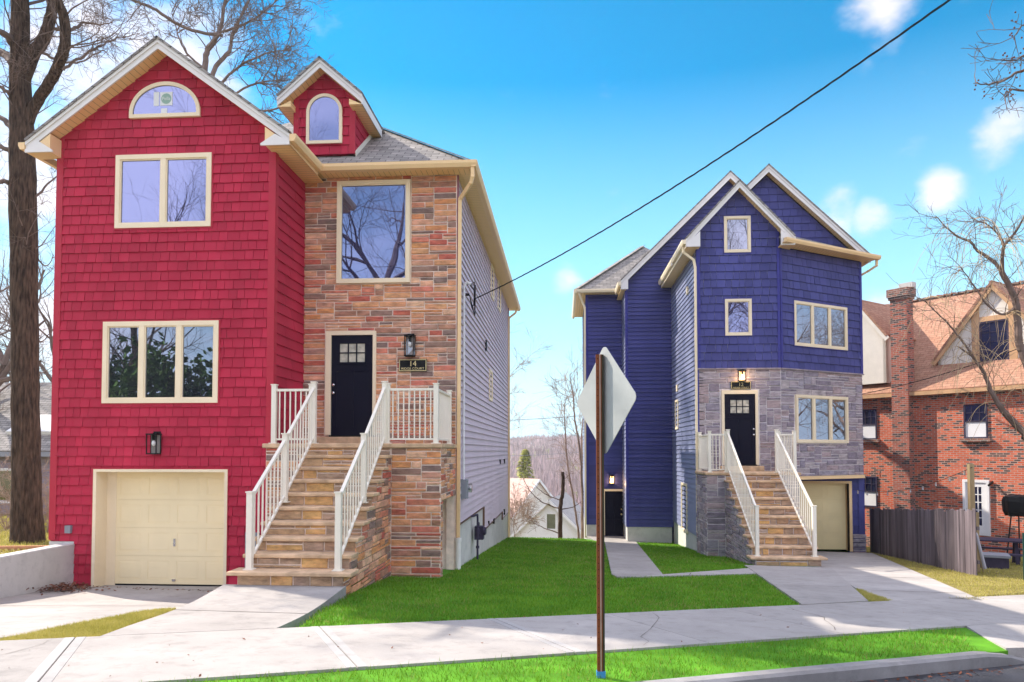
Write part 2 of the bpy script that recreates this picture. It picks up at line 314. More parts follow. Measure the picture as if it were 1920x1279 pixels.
M['black'] = basic('black_metal', (.01, .01, .011), .4, .1, 4, .05)
M['dark'] = basic('dark_void', (.012, .012, .014), .9, 0, 1, 0)
M['gold'] = basic('gold_lettering', (.75, .62, .32), .4, .05, 4, 0)
M['chrome'] = basic('brushed_nickel', (.7, .7, .7), .25, .05, 4, 0, metal=1)
M['glass'] = glassmat('window_glass', .3, rcol=(.78, .82, 1))
M['glassb'] = glassmat('pale_window_glass', .32, (.025, .025, .08), (.58, .64, 1))
M['lampglass'] = glassmat('lamp_glass', .2, (.3, .26, .24))
M['lit'] = emitmat('lit_bulb', (1, .62, .25), 6)
M['litglass'] = emitmat('lit_glass', (1, .5, .2), .7)
M['doorglass'] = basic('obscure_door_glass', (.5, .45, .34), .15, .5, 6, .3, 50, spec=.8)
M['paper'] = basic('white_paper', (.75, .75, .72), .7, .03, 3, 0)
M['green_ink'] = basic('green_ink', (.28, .42, .34), .6, .03, 3, 0)
M['found'] = concrete('foundation_concrete', (.60, .57, .54), .12)
M['walk'] = concrete('pale_concrete', (.375, .345, .32), .18)
M['kerb'] = concrete('kerb_concrete', (.27, .255, .25), .35)
M['asphalt'] = basic('asphalt', (.075, .073, .078), .9, .3, 2, .6, 120)
M['soil'] = basic('soil_and_thatch', (.085, .24, .015), .95, .3, 3, .5, 60)
M['drysoil'] = basic('dry_grass_soil', (.22, .18, .06), .95, .35, 4, .5, 60)
M['bark'] = basic('grey_brown_bark', (.085, .054, .038), .95, .7, 24, 1.0, 26, stretch=(1, 1, .16), bd=.12, spec=.1)
M['twig'] = basic('twig_bark', (.17, .12, .10), .9, .3, 3, 0)
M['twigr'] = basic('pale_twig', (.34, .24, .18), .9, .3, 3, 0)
M['twigy'] = basic('ochre_twig', (.46, .34, .20), .9, .25, 3, 0)
M['brick'] = brickmat('red_brick', (.55, .095, .04), (.62, .16, .08), (.44, .31, .25), .22, .075, .012, .85, .4, dark=(.10, .065, .06))
M['brickdark'] = brickmat('weathered_brick', (.30, .12, .08), (.20, .10, .08), (.36, .30, .26), .22, .075, .012, .85, .4, dark=(.09, .07, .065))
M['chimbrick'] = brickmat('soot_marked_brick', (.40, .09, .055), (.30, .10, .07), (.32, .24, .20), .22, .075, .012, .85, .4, dark=(.07, .05, .05))
M['tile'] = brickmat('orange_roof_shingle', (.35, .18, .115), (.40, .225, .15), (.22, .11, .075), .3, .13, .01, .9, .5)
M['stucco'] = basic('cream_stucco', (.74, .68, .60), .9, .05, 3, .3, 60)
M['timber'] = basic('orange_timber', (.55, .33, .18), .7, .15, 3, .2, 30)
M['fence'] = basic('weathered_board', (.135, .11, .12), .9, .3, 2.5, .5, 14, island=.35, stretch=(3, 3, .35))
M['pole'] = basic('yellowed_post_wood', (.30, .22, .12), .9, .25, 3, .3, 20, stretch=(2, 2, .3))
M['rust'] = basic('brown_painted_steel', (.20, .06, .022), .5, .25, 6, .15, 50)
M['rustlight'] = basic('pale_steel_edge', (.55, .42, .33), .5, .2, 6, .1)
M['rustdark'] = basic('dark_painted_steel', (.055, .05, .028), .5, .2, 6, .1)
M['alu'] = basic('mill_aluminium', (.44, .44, .42), .55, .07, 5, .06, 40, metal=.25)
M['bluepaint'] = basic('blue_marker_paint', (.06, .25, .55), .6, .1, 10, 0)
M['cable'] = basic('black_cable', (.015, .015, .017), .6, .1, 20, 0)
M['grey'] = basic('grey_enamel', (.25, .26, .29), .5, .05, 4, .03)
M['ivory'] = basic('white_siding', (.78, .76, .76), .6, .04, 3, .05)
M['pinkroof'] = basic('pale_pink_roof', (.52, .36, .30), .9, .12, 3, .2, 40)
M['greyroof'] = basic('pale_grey_roof', (.42, .37, .34), .9, .15, 3, .2, 40)
M['lilacwall'] = basic('lilac_grey_wall', (.27, .23, .27), .8, .12, 3, .2, 30, stretch=(1, 1, 8))
M['wood'] = basic('reddish_lattice', (.55, .27, .15), .8, .15, 5, .1)
M['leaf'] = basic('evergreen_leaf', (.10, .18, .04), .6, .5, 1.5, 0, island=.45)
M['leafy'] = basic('yellow_green_needles', (.44, .44, .09), .7, .5, .5, 0, island=.4)
M['dead'] = basic('dead_leaf', (.16, .06, .035), .9, .4, 30, 0, island=.5)
M['hill'] = basic('brown_woodland_floor', (.30, .22, .21), .95, .25, .05, 0)
M['terrain'] = basic('rough_turf', (.16, .15, .06), .95, .4, .4, .3, 6)
M['woods'] = basic('haze_paled_crown', (.46, .34, .33), .95, .25, .05, 0, island=.35)  # crown colour paled to stand in for distance haze
M['pvc'] = basic('grey_pipe', (.42, .41, .47), .5, .08, 5, 0)
M['mesh'] = basic('green_wire', (.012, .05, .04), .5, .1, 5, 0)
M['plastic'] = basic('dark_violet_plastic', (.05, .04, .07), .6, .2, 5, 0)

# ------------------------------------------------------------------ clipping and cladding
def clipc(poly, clip):
    out = poly; n = len(clip)
    area = sum(clip[i][0] * clip[(i + 1) % n][1] - clip[(i + 1) % n][0] * clip[i][1] for i in range(n))
    cl = clip if area > 0 else clip[::-1]
    for i in range(n):
        a, b = cl[i], cl[(i + 1) % n]; inp = out; out = []
        if not inp: return []
        sd = lambda p: (b[0] - a[0]) * (p[1] - a[1]) - (b[1] - a[1]) * (p[0] - a[0])
        for k in range(len(inp)):
            p, q = inp[k], inp[(k + 1) % len(inp)]; sp, sq = sd(p), sd(q)
            if sp >= 0: out.append(p)
            if (sp > 0 and sq < 0) or (sp < 0 and sq > 0):
                t = sp / (sp - sq); out.append((p[0] + (q[0] - p[0]) * t, p[1] + (q[1] - p[1]) * t))
    return out
def subr(r, holes):
    rs = [r]
    for h in holes:
        nx = []
        for a in rs:
            if h[2] <= a[0] or h[0] >= a[2] or h[3] <= a[1] or h[1] >= a[3]: nx.append(a); continue
            if a[0] < h[0]: nx.append((a[0], a[1], h[0], a[3]))
            if h[2] < a[2]: nx.append((h[2], a[1], a[2], a[3]))
            x0, x1 = max(a[0], h[0]), min(a[2], h[2])
            if a[1] < h[1]: nx.append((x0, a[1], x1, h[1]))
            if h[3] < a[3]: nx.append((x0, h[3], x1, a[3]))
        rs = nx
    return [a for a in rs if a[2] - a[0] > .004 and a[3] - a[1] > .004]
def r2p(r): return [(r[0], r[1]), (r[2], r[1]), (r[2], r[3]), (r[0], r[3])]
def bounds(poly): return min(p[0] for p in poly), min(p[1] for p in poly), max(p[0] for p in poly), max(p[1] for p in poly)
def plate(mb, fr, poly, dfun, back=0.0):
    if len(poly) < 3: return
    fl = fr.U.cross(fr.Z).dot(fr.N) < 0
    i = len(mb.v); n = len(poly)
    mb.v += [tuple(fr.p(u, v, dfun(u, v))) for u, v in poly] + [tuple(fr.p(u, v, back)) for u, v in poly]
    t = list(range(n)); mb.f.append(tuple(i + k for k in (t[::-1] if fl else t)))
    for k in range(n):
        q = (i + k, i + n + k, i + n + (k + 1) % n, i + (k + 1) % n); mb.f.append(q[::-1] if fl else q)
def backing(mb, fr, poly, holes=(), d=0.0, th=.16):
    b = bounds(poly)
    for r in subr(b, holes):
        q = clipc(r2p(r), poly)
        if len(q) >= 3: plate(mb, fr, q, lambda u, v: d, d - th)
def shakes(mb, fr, poly, holes, seed, course=.183, wr=(.13, .25)):
    rg = random.Random(seed); b = bounds(poly); v = b[1]
    while v < b[3]:
        u = b[0] - rg.random() * .2
        while u < b[2]:
            w = rg.uniform(*wr); j = rg.uniform(-.0035, .0035); th = rg.uniform(.030, .038) * (course / .183) ** .5
            rect = (max(u, b[0]), max(b[1], v + j), min(u + w - rg.uniform(.005, .010), b[2]), v + course)
            if rect[2] - rect[0] > .02:
                for r in subr(rect, holes):
                    q = clipc(r2p(r), poly)
                    if len(q) >= 3: plate(mb, fr, q, lambda uu, vv, v=v, th=th: th * (1 - .78 * (vv - v) / course), 0)
            u += w
        v += course
def clap(mb, fr, poly, holes, course=.105, th=.013):
    b = bounds(poly); v = math.floor(b[1] / course) * course
    while v < b[3]:
        for r in subr((b[0], max(v, b[1]), b[2], min(v + course, b[3])), holes):
            q = clipc(r2p(r), poly)
            if len(q) >= 3: plate(mb, fr, q, lambda uu, vv, v=v: .002 + th * (1 - (vv - v) / course), 0)
        v += course
def inside(poly, p):
    c = False; n = len(poly)
    for i in range(n):
        a, b = poly[i], poly[(i + 1) % n]
        if (a[1] > p[1]) != (b[1] > p[1]) and p[0] < (b[0] - a[0]) * (p[1] - a[1]) / (b[1] - a[1]) + a[0]: c = not c
    return c
def stones(mb, fr, poly, holes, seed, uh=.060, uw=.095, hs=(1, 1, 2, 2, 2, 2), ws=(3, 6), gap=.0075, thick=(.012, .028), jit=.006):
    rg = random.Random(seed); b = bounds(poly)
    nu = max(1, round((b[2] - b[0]) / uw)); nv = max(1, round((b[3] - b[1]) / uh)); cu = (b[2] - b[0]) / nu; cv = (b[3] - b[1]) / nv
    used = np.ones((nv, nu), bool)
    for j in range(nv):
        for i in range(nu):
            c = (b[0] + (i + .5) * cu, b[1] + (j + .5) * cv)
            if inside(poly, c) and not any(h[0] < c[0] < h[2] and h[1] < c[1] < h[3] for h in holes): used[j, i] = False
    for j in range(nv):
        i = 0
        while i < nu:
            if used[j, i]: i += 1; continue
            h = rg.choice(hs); w = rg.randint(*ws) if h > 1 else rg.randint(ws[0], ws[1] + 2)
            if h >= 3: w = max(2, w - 2)
            h = min(h, nv - j); 
            run = 0
            while i + run < nu and run < w and not used[j, i + run]: run += 1
            w = run; nxt = i + w
            rest = 0
            while nxt + rest < nu and rest < 2 and not used[j, nxt + rest]: rest += 1
            if rest == 1: w += 1
            while h > 1 and used[j:j + h, i:i + w].any(): h -= 1
            used[j:j + h, i:i + w] = True
            g = gap; u0, u1 = b[0] + i * cu + g, b[0] + (i + w) * cu - g; v0, v1 = b[1] + j * cv + g, b[1] + (j + h) * cv - g
            q = [(u0 + rg.uniform(0, jit), v0 + rg.uniform(0, jit)), (u1 - rg.uniform(0, jit), v0 + rg.uniform(0, jit)), (u1 - rg.uniform(0, jit), v1 - rg.uniform(0, jit)), (u0 + rg.uniform(0, jit), v1 - rg.uniform(0, jit))]
            th = rg.uniform(*thick); cxm = (u0 + u1) / 2; cym = (v0 + v1) / 2; ins = .009
            q2 = [(x + ins * (1 if x < cxm else -1), y + ins * (1 if y < cym else -1)) for x, y in q]
            ds = [th + rg.uniform(-.006, .006) for _ in q2]
            k = len(mb.v); fl = fr.U.cross(fr.Z).dot(fr.N) < 0
            mb.v += [tuple(fr.p(x, y, 0)) for x, y in q] + [tuple(fr.p(x, y, d * .72)) for (x, y), d in zip(q, ds)] + [tuple(fr.p(x, y, d)) for (x, y), d in zip(q2, ds)]
            fs = [(k + 8, k + 9, k + 10, k + 11)]
            for e in range(4):
                e2 = (e + 1) % 4; fs.append((k + e, k + e2, k + 4 + e2, k + 4 + e)); fs.append((k + 4 + e, k + 4 + e2, k + 8 + e2, k + 8 + e))
            mb.f += [f[::-1] for f in fs] if fl else fs
            i += w
def slab(mb, pts, th):
    P = [V3(p) for p in pts]; n = (P[1] - P[0]).cross(P[2] - P[0]).normalized()
    if n.z < 0: P = P[::-1]; n = -n
    mb.prism(P, -n * th)

# ------------------------------------------------------------------ building parts
def window(parent, fr, r, cols=1, fw=.075, mat='cream', glass='glass', proud=.055, rows=None, label=None):
    u0, v0, u1, v1 = r; mb = MB()
    mb.fbox(fr, u0, v0, 0, u1, v0 + fw, proud); mb.fbox(fr, u0, v1 - fw, 0, u1, v1, proud)
    mb.fbox(fr, u0, v0 + fw, 0, u0 + fw, v1 - fw, proud); mb.fbox(fr, u1 - fw, v0 + fw, 0, u1, v1 - fw, proud)
    iw = (u1 - u0 - 2 * fw); mw = fw * 1.15; pw = (iw - (cols - 1) * mw) / cols
    for k in range(1, cols):
        x = u0 + fw + k * pw + (k - 1) * mw; mb.fbox(fr, x, v0 + fw, 0, x + mw, v1 - fw, proud - .004)
    s = .022
    for k in range(cols):
        x = u0 + fw + k * (pw + mw)
        mb.fbox(fr, x, v0 + fw, 0, x + s, v1 - fw, proud - .02); mb.fbox(fr, x + pw - s, v0 + fw, 0, x + pw, v1 - fw, proud - .02)
        mb.fbox(fr, x + s, v0 + fw, 0, x + pw - s, v0 + fw + s, proud - .02); mb.fbox(fr, x + s, v1 - fw - s, 0, x + pw - s, v1 - fw, proud - .02)
    w = mb.build('window', M[mat], parent)
    if label: w['label'] = label
    for k in range(cols):
        x = u0 + fw + k * (pw + mw); g = MB(); g.fbox(fr, x + s * .5, v0 + fw + s * .5, -.03, x + pw - s * .5, v1 - fw - s * .5, .012); g.build('pane', M[glass], w)
    if rows:
        g = MB()
        for k in range(1, rows[0]):
            x = u0 + fw + iw * k / rows[0]; g.fbox(fr, x - .012, v0 + fw, .012, x + .012, v1 - fw, .03)
        for k in range(1, rows[1]):
            y = v0 + fw + (v1 - v0 - 2 * fw) * k / rows[1]; g.fbox(fr, u0 + fw, y - .012, .013, u1 - fw, y + .012, .032)
        g.build('muntins', M[mat], w)
    return w
def ring(mb, fr, outer, inner, d0, d1):
    n = len(outer)
    for k in range(n):
        a, b = outer[k], outer[(k + 1) % n]; c, d = inner[(k + 1) % n], inner[k]
        mb.hull8([fr.p(*a, d0), fr.p(*b, d0), fr.p(*c, d0), fr.p(*d, d0), fr.p(*a, d1), fr.p(*b, d1), fr.p(*c, d1), fr.p(*d, d1)])
def archpts(u0, v0, u1, vs, n=20):   # rectangle up to vs, then an ellipse up to top
    return None
def arch_window(parent, fr, u0, v0, u1, vspring, vtop, fw, glass, mat='cream'):
    def outl(e):
        a, b = (u1 - u0) / 2 - e, vtop - vspring - e; cx = (u0 + u1) / 2; base = v0 + e
        sp = max(vspring, base); pts = [(cx - a, base), (cx + a, base)]
        for k in range(0, 25):
            th = math.pi * k / 24; pts.append((cx + a * math.cos(th), sp + b * math.sin(th)))
        return pts
    mb = MB(); ring(mb, fr, outl(0), outl(fw), 0, .065); w = mb.build('window', M[mat], parent)
    g = MB(); plate(g, fr, outl(fw * .9), lambda u, v: .044, 0); g.build('pane', M[glass], w)
    return w
def text_part(parent, body, size, fr, u, v, d, mat, name='lettering', sx=1.0):
    cu = bpy.data.curves.new(name, 'FONT'); cu.body = body; cu.size = size; cu.align_x = 'CENTER'; cu.align_y = 'CENTER'; cu.extrude = .0015
    to = bpy.data.objects.new(name + '_tmp', cu); COL.objects.link(to)
    dg = bpy.context.evaluated_depsgraph_get(); me0 = to.evaluated_get(dg).to_mesh()
    mb = MB(); k = [tuple(fr.p(u + q.co.x * sx, v + q.co.y, d + q.co.z)) for q in me0.vertices]
    mb.v = k; mb.f = [tuple(p.vertices) for p in me0.polygons]
    to.evaluated_get(dg).to_mesh_clear(); bpy.data.objects.remove(to); bpy.data.curves.remove(cu)
    return mb.build(name, M[mat], parent, uv=False)
def plaque(parent, fr, r, num):
    mb = MB(); mb.fbox(fr, r[0], r[1], .03, r[2], r[3], .055); o = mb.build('number_plaque', M['black'], parent)
    w = .012; b = MB()
    e = .008
    for q in ((r[0] + e, r[1] + e, r[2] - e, r[1] + e + w), (r[0] + e, r[3] - e - w, r[2] - e, r[3] - e), (r[0] + e, r[1] + e + w, r[0] + e + w, r[3] - e - w), (r[2] - e - w, r[1] + e + w, r[2] - e, r[3] - e - w)):
        b.fbox(fr, q[0], q[1], .055, q[2], q[3], .06)
    b.build('border', M['gold'], o)
    H = r[3] - r[1]; cx = (r[0] + r[2]) / 2
    text_part(o, num, H * .62, fr, cx, r[1] + H * .61, .058, 'gold', 'number')
    text_part(o, 'RIDGE COURT', H * .25, fr, cx, r[1] + H * .22, .058, 'gold', 'street_name', 1.15)
    return o
def lantern(parent, fr, u, v0, v1, w, lit=False, dep=.17, taper=False, name='wall_lantern'):
    mb = MB(); h = v1 - v0; t = .016; d0 = .06; d1 = d0 + dep; a, b = u - w / 2, u + w / 2; vt = v1 - h * .1
    mb.fbox(fr, u - w * .35, v1 - h * .45, 0, u + w * .35, v1, .03)
    mb.fbox(fr, u - .02, v1 - h * .13, .03, u + .02, v1 - h * .06, d0 + dep * .5)
    mb.fbox(fr, a - .008, vt - .025, d0 - .008, b + .008, vt, d1 + .008); mb.fbox(fr, a, v0, d0, b, v0 + .022, d1)
    for (x, d) in ((a, d0), (b - t, d0), (a, d1 - t), (b - t, d1 - t)): mb.fbox(fr, x, v0 + .022, d, x + t, vt - .025, d + t)
    mb.fbox(fr, u - .022, vt - .14 * h - .06, d0 + dep / 2 - .022, u + .022, vt - .025, d0 + dep / 2 + .022)
    if taper:
        P = [fr.p(a - .02, vt, d0 - .02), fr.p(b + .02, vt, d0 - .02), fr.p(b + .02, vt, d1 + .02), fr.p(a - .02, vt, d1 + .02)]; ap = fr.p(u, v1 + .02, d0 + dep / 2)
        for k in range(4): mb.face([P[k], P[(k + 1) % 4], ap])
    o = mb.build(name, M['black'], parent)
    g = MB(); c = fr.p(u, vt - .14 * h - .12, d0 + dep / 2); g.sphere(c, .035, 10, 7, (1, 1, 1.5)); g.build('bulb', M['lit'] if lit else M['paper'], o, True)
    gl = MB()
    if lit: gl.fbox(fr, a + t, v0 + .022, d0 + t * .4, b - t, vt - .025, d0 + t * .8)
    else: gl.fbox(fr, a + t, v0 + .022, d0 + t * .4, b - t, vt - .025, d0 + t * .8)
    gl.build('back_glass', M['litglass'] if lit else M['lampglass'], o)
    if lit:
        l = bpy.data.lights.new('lantern_light', 'POINT'); l.energy = 5; l.color = (1, .6, .28); l.shadow_soft_size = .05
        lo = bpy.data.objects.new('lantern_light', l); COL.objects.link(lo); lo.parent = o; lo.location = fr.p(u, v0 + h * .3, d1 + .06) - Vector(ORG[o.name])
    return o
def entry_door(parent, fr, rdoor, rframe, hand, mat='navy', rec=0.0):
    u0, v0, u1, v1 = rdoor; mb = MB(); d = .03
    # leaf with recessed panels and six lights
    W_, H_ = u1 - u0, v1 - v0
    g0, g1, h0, h1 = u0 + W_ * .2, u1 - W_ * .2, v1 - H_ * .27, v1 - H_ * .085
    pl = [(u0 + W_ * .13, v0 + H_ * .08, u0 + W_ * .46, v1 - H_ * .36), (u0 + W_ * .54, v0 + H_ * .08, u1 - W_ * .13, v1 - H_ * .36)]
    for r in subr((u0, v0, u1, v1), [(g0, h0, g1, h1)] + pl): plate(mb, fr, r2p(r), lambda u, v: d, -.02)
    for r in pl: plate(mb, fr, r2p(r), lambda u, v: d - .016, -.02)
    mb.fbox(fr, g0 - .04, h0 - .05, d, g1 + .04, h0 - .012, d + .025)
    o = mb.build('door', M[mat], parent)
    g = MB(); g.fbox(fr, g0 - .005, h0 - .005, -.01, g1 + .005, h1 + .005, .012); g.build('door_glass', M['doorglass'], o)
    m = MB(); w = .012
    for k in (1, 2): x = g0 + (g1 - g0) * k / 3; m.fbox(fr, x - w, h0, .012, x + w, h1, d - .001)
    y = (h0 + h1) / 2; m.fbox(fr, g0, y - w, .011, g1, y + w, d - .003); m.build('muntins', M[mat], o)
    hx = u0 + W_ * .075 if hand < 0 else u1 - W_ * .075; k = MB()
    for vv in (v0 + H_ * .42, v0 + H_ * .5):
        k.tube([fr.p(hx, vv, d), fr.p(hx, vv, d + .05)], .014, 8); k.sphere(fr.p(hx, vv, d + .06), .032, 10, 7)
    k.build('handle', M['chrome'], o, True)
    f = MB(); a = rframe
    f.fbox(fr, a[0], a[1], -.02, u0, a[3], .07); f.fbox(fr, u1, a[1], -.02, a[2], a[3], .07); f.fbox(fr, u0, v1, -.02, u1, a[3], .068)
    f.build('door_frame', M['cream'], parent)
    s = MB(); s.fbox(fr, u0 - .02, v0 - .035, -.02, u1 + .02, v0 - .002, .1); s.build('sill', M['black'], parent)
    return o
def garage_door(parent, fr, r, rows=4, cols=4, name='garage_door', mat='garage'):
    mb = MB(); u0, v0, u1, v1 = r; sh = (v1 - v0) / rows
    for j in range(rows):
        a = v0 + j * sh + .0016; b = v0 + (j + 1) * sh - .0016; holes = []
        pw = (u1 - u0) / cols
        for i in range(cols): holes.append((u0 + i * pw + .07, a + .09, u0 + (i + 1) * pw - .07, b - .09))
        for q in subr((u0, a, u1, b), holes): plate(mb, fr, r2p(q), lambda u, v: 0, -.04)
        for h in holes:
            i2 = (h[0] + .035, h[1] + .035, h[2] - .035, h[3] - .035)
            oo = r2p(h); ii = r2p(i2)
            for k in range(4):
                k2 = (k + 1) % 4; mb.face([fr.p(*oo[k], -.006), fr.p(*oo[k2], -.006), fr.p(*ii[k2], -.001), fr.p(*ii[k], -.001)])
            mb.face([fr.p(*p, -.001) for p in ii])
    mb.fbox(fr, u0, v0, -.06, u1, v1, -.04)
    o = mb.build(name, M[mat], parent); h = MB(); cx = u0 + (u1 - u0) * .51
    h.fbox(fr, cx - .02, v0 + sh * 1.35, 0, cx + .02, v0 + sh * 1.62, .012); h.tube([fr.p(cx, v0 + sh * 1.45, .012), fr.p(cx, v0 + sh * 1.45, .04)], .014, 8)
    h.fbox(fr, cx - .035, v0 + .06, 0, cx + .035, v0 + .1, .02)
    h.build('handle', M['chrome'], o)
    return o
def downspout(parent, pts, name='downspout', w=.07, mat='tan'):
    mb = MB()
    for a, b in zip(pts[:-1], pts[1:]): mb.bar(a, b, w, w * .8, (0, 1, .01))
    for p in pts[1:-1]: mb.sphere(p, w * .62, 8, 6)
    return mb.build(name, M[mat], parent)
def gutter(parent, a, b, out, name='gutter', mat='tan', h=.13, dep=.12):
    a, b, out = V3(a), V3(b), V3(out).normalized(); prof = [(0, 0), (dep * .7, 0), (dep, h * .55), (dep, h), (dep - .015, h), (dep - .015, h * .6), (.01, .02), (.01, h), (0, h)]
    mb = MB(); P = [a + out * x + Vector((0, 0, z)) for x, z in prof]; Q = [b + out * x + Vector((0, 0, z)) for x, z in prof]; n = len(P)
    for k in range(n): k2 = (k + 1) % n; mb.face([P[k], P[k2], Q[k2], Q[k]])
    mb.face([P[k] for k in (0, 1, 2, 3, 8)]); mb.face([Q[k] for k in (8, 3, 2, 1, 0)])
    return mb.build(name, M[mat], parent)
def railing(parent, posts, H, n_bal, base_off=.09, label=None, rise=True):
    """posts: list of 3-D foot points; a rail with balusters between consecutive ones"""
    o = MB(); w = .042
    P = [V3(p) for p in posts]
    up = Vector((0, 0, 1)); o2 = MB()
    for a, b in zip(P[:-1], P[1:]):
        o.bar(a + up * (H - .05), b + up * (H - .05), .05, .045); o2.bar(a + up * base_off, b + up * base_off, .035, .035)
    rl = o.build('railing', M['rail'], parent); o2.build('bottom_rail', M['rail'], rl)
    if label: rl['label'] = label
    first = None
    for p in P:
        if first is None:
            m = MB(); m.box(p + Vector((-w, -w, 0)), p + Vector((w, w, H + .04))); m.box(p + Vector((-w - .012, -w - .012, H + .04)), p + Vector((w + .012, w + .012, H + .06))); m.box(p + Vector((-w - .03, -w - .03, 0)), p + Vector((w + .03, w + .03, .015)))
            first = m.build('post', M['rail'], rl); f0 = p
        else: dupl(first, p - f0, rl)
    bf = None
    for (a, b), n in zip(zip(P[:-1], P[1:]), n_bal):
        for k in range(1, n + 1):
            q = a.lerp(b, k / (n + 1))
            if bf is None:
                m = MB(); m.box(q + Vector((-.011, -.011, base_off)), q + Vector((.011, .011, H - .05))); bf = m.build('baluster', M['rail'], rl); b0 = q
            else: dupl(bf, q - b0, rl)
    return rl
def gable_roof(parent, X, zr, half, slope, yf, yb, ov_mat='shingle', fas=.24, wall_y=None, soffit=True, eave_drop=0, left=True, right=True, fasm='white', retw=.32, rets=(True, True)):
    """ridge along Y at X, height zr (top of shingle); eaves at X +- half"""
    m = MB(); th = .045
    for s in (-1, 1):
        a = (X, yf, zr); b = (X + s * half, yf, zr - slope * half); c = (X + s * half, yb, zr - slope * half); d = (X, yb, zr)
        slab(m, [a, b, c, d], th)
    ro = m.build('roof', M['shingle'], parent)
    f = MB(); z0 = zr - th * 1.15
    for s in (-1, 1):
        for (y, t, dz, hh) in ((yf + .02, .035, 0, fas * .38), (yf + .045, .03, fas * .36, fas * .64)):
            a = Vector((X, y, z0 - dz)); b = Vector((X + s * (half - .01), y, z0 - dz - slope * (half - .01)))
            f.hull8([a, b, b - Vector((0, 0, hh)), a - Vector((0, 0, hh)), a + Vector((0, t, 0)), b + Vector((0, t, 0)), b + Vector((0, t, -hh)), a + Vector((0, t, -hh))])
    f.build('fascia', M[fasm], parent)
    if soffit and wall_y:
        q = MB(); zs = z0 - fas + .04
        for s in (-1, 1):
            e = half - .05
            q.prism([(X, yf + .06, zs), (X + s * e, yf + .06, zs - slope * e), (X + s * e, wall_y, zs - slope * e), (X, wall_y, zs)], (0, 0, .012))
        q.build('soffit', M['soff_v'], parent)
    return ro

def pieces(name, mat, parent, fr, boxes):
    out = []
    for b in boxes: m = MB(); m.fbox(fr, *b); out.append(m.build(name, M[mat], parent))
    return out
def casing(parent, fr, h, mat, e=.03, open_bottom=False):
    m = MB(); m.fbox(fr, h[0] - e, h[3], 0, h[2] + e, h[3] + e, .036); y0 = h[1] if open_bottom else h[1] - e
    m.fbox(fr, h[0] - e, y0, 0, h[0], h[3], .036); m.fbox(fr, h[2], y0, 0, h[2] + e, h[3], .036)
    if not open_bottom: m.fbox(fr, h[0], h[1] - e, 0, h[2], h[1], .036)
    return m.build('casing', M[mat], parent)

# =================================================================== GROUND
def ground_slab(name, poly, zf, mat, th=1.0):
    mb = MB(); n = len(poly); P = [Vector((x, y, zf(x, y))) for x, y in poly]
    i = len(mb.v); mb.v += [tuple(p) for p in P] + [(p.x, p.y, p.z - th) for p in P]
    ar = sum(poly[k][0] * poly[(k + 1) % n][1] - poly[(k + 1) % n][0] * poly[k][1] for k in range(n))
    t = list(range(n)); t = t if ar > 0 else t[::-1]
    mb.f.append(tuple(i + k for k in t))
    for a in range(n):
        k, k2 = t[a], t[(a + 1) % n]; mb.f.append((i + k2, i + k, i + n + k, i + n + k2))
    o = mb.build(name, mat); o['kind'] = 'structure'; return o
def smooth(a, b, x):
    t = max(0., min(1., (x - a) / (b - a))); return t * t * (3 - 2 * t)
def terr(x, y):
    yy = min(y, 29.5); base = G(max(-14, min(16, x)), max(yy, -14))
    if y > 29.5:
        base -= 8.6 * smooth(29.0, 62, y) + min(5.5, max(0, (y - 40)) * .05)
        far = math.hypot(x, y)
        if far > 120: base += 20 * smooth(150, 620, far) + 4 * math.sin(x * .011 + 1) * smooth(260, 620, far) - 20 * smooth(700, 1500, far)
    # the lots themselves sit on slabs a little above this sheet
    inn = smooth(-40, -16, x) * (1 - smooth(24, 40, x)) * smooth(-9, -4, y) * (1 - smooth(29.0, 31, y))
    return base - .55 * inn - .25
xs = [-560, -440, -330, -220, -150, -100, -70, -50] + [-40 + 2 * k for k in range(41)] + [50, 70, 100, 150, 220, 330, 440, 560]
ys = [-160, -110, -60, -40, -25, -15, -10, -6, -2, 2, 6, 10, 14, 18, 22, 25, 27, 28, 29, 30, 31, 32, 33, 35, 37, 40, 44, 48, 54, 62, 72, 85, 100, 120, 150, 190, 240, 300, 370, 450, 540, 640, 720, 780]
mb = MB(); mb.v = [(x, y, terr(x, y)) for y in ys for x in xs]; nx = len(xs)
mb.f = [(j * nx + i, j * nx + i + 1, (j + 1) * nx + i + 1, (j + 1) * nx + i) for j in range(len(ys) - 1) for i in range(nx - 1)]
struct(mb.build('terrain', M['terrain'], smooth=True))

KT = 4.66                                  # kerb line, SW0..SW1 the sidewalk
SW0, SW1 = 5.88, 7.85
def strip(name, s0, s1, t0, t1, zf, mat, th): return ground_slab(name, [st(s0, t0), st(s1, t0), st(s1, t1), st(s0, t1)], zf, mat, th)
# street
strip('street', -60, 60, -4.2, KT + .6, lambda x, y: G(x, y) - .13, M['asphalt'], .3)
# lawn lots
XRW = -2.16
lawn_poly = [st(.95, 7.80), st(15, 7.80), (16, 20), (16, 29.2), (-2.2, 28.6), (-6, 28.4), (-6, 13.2), (-3.0, 10.1)]
ground_slab('lawn', lawn_poly, lambda x, y: G(x, y) - .012, M['soil'], 1.2)
ground_slab('verge', [st(-14, KT + .1), st(7.62, KT + .1), st(8.66, SW0 + .05), st(-14, SW0 + .05)], lambda x, y: G(x, y) - .012, M['soil'], .6)
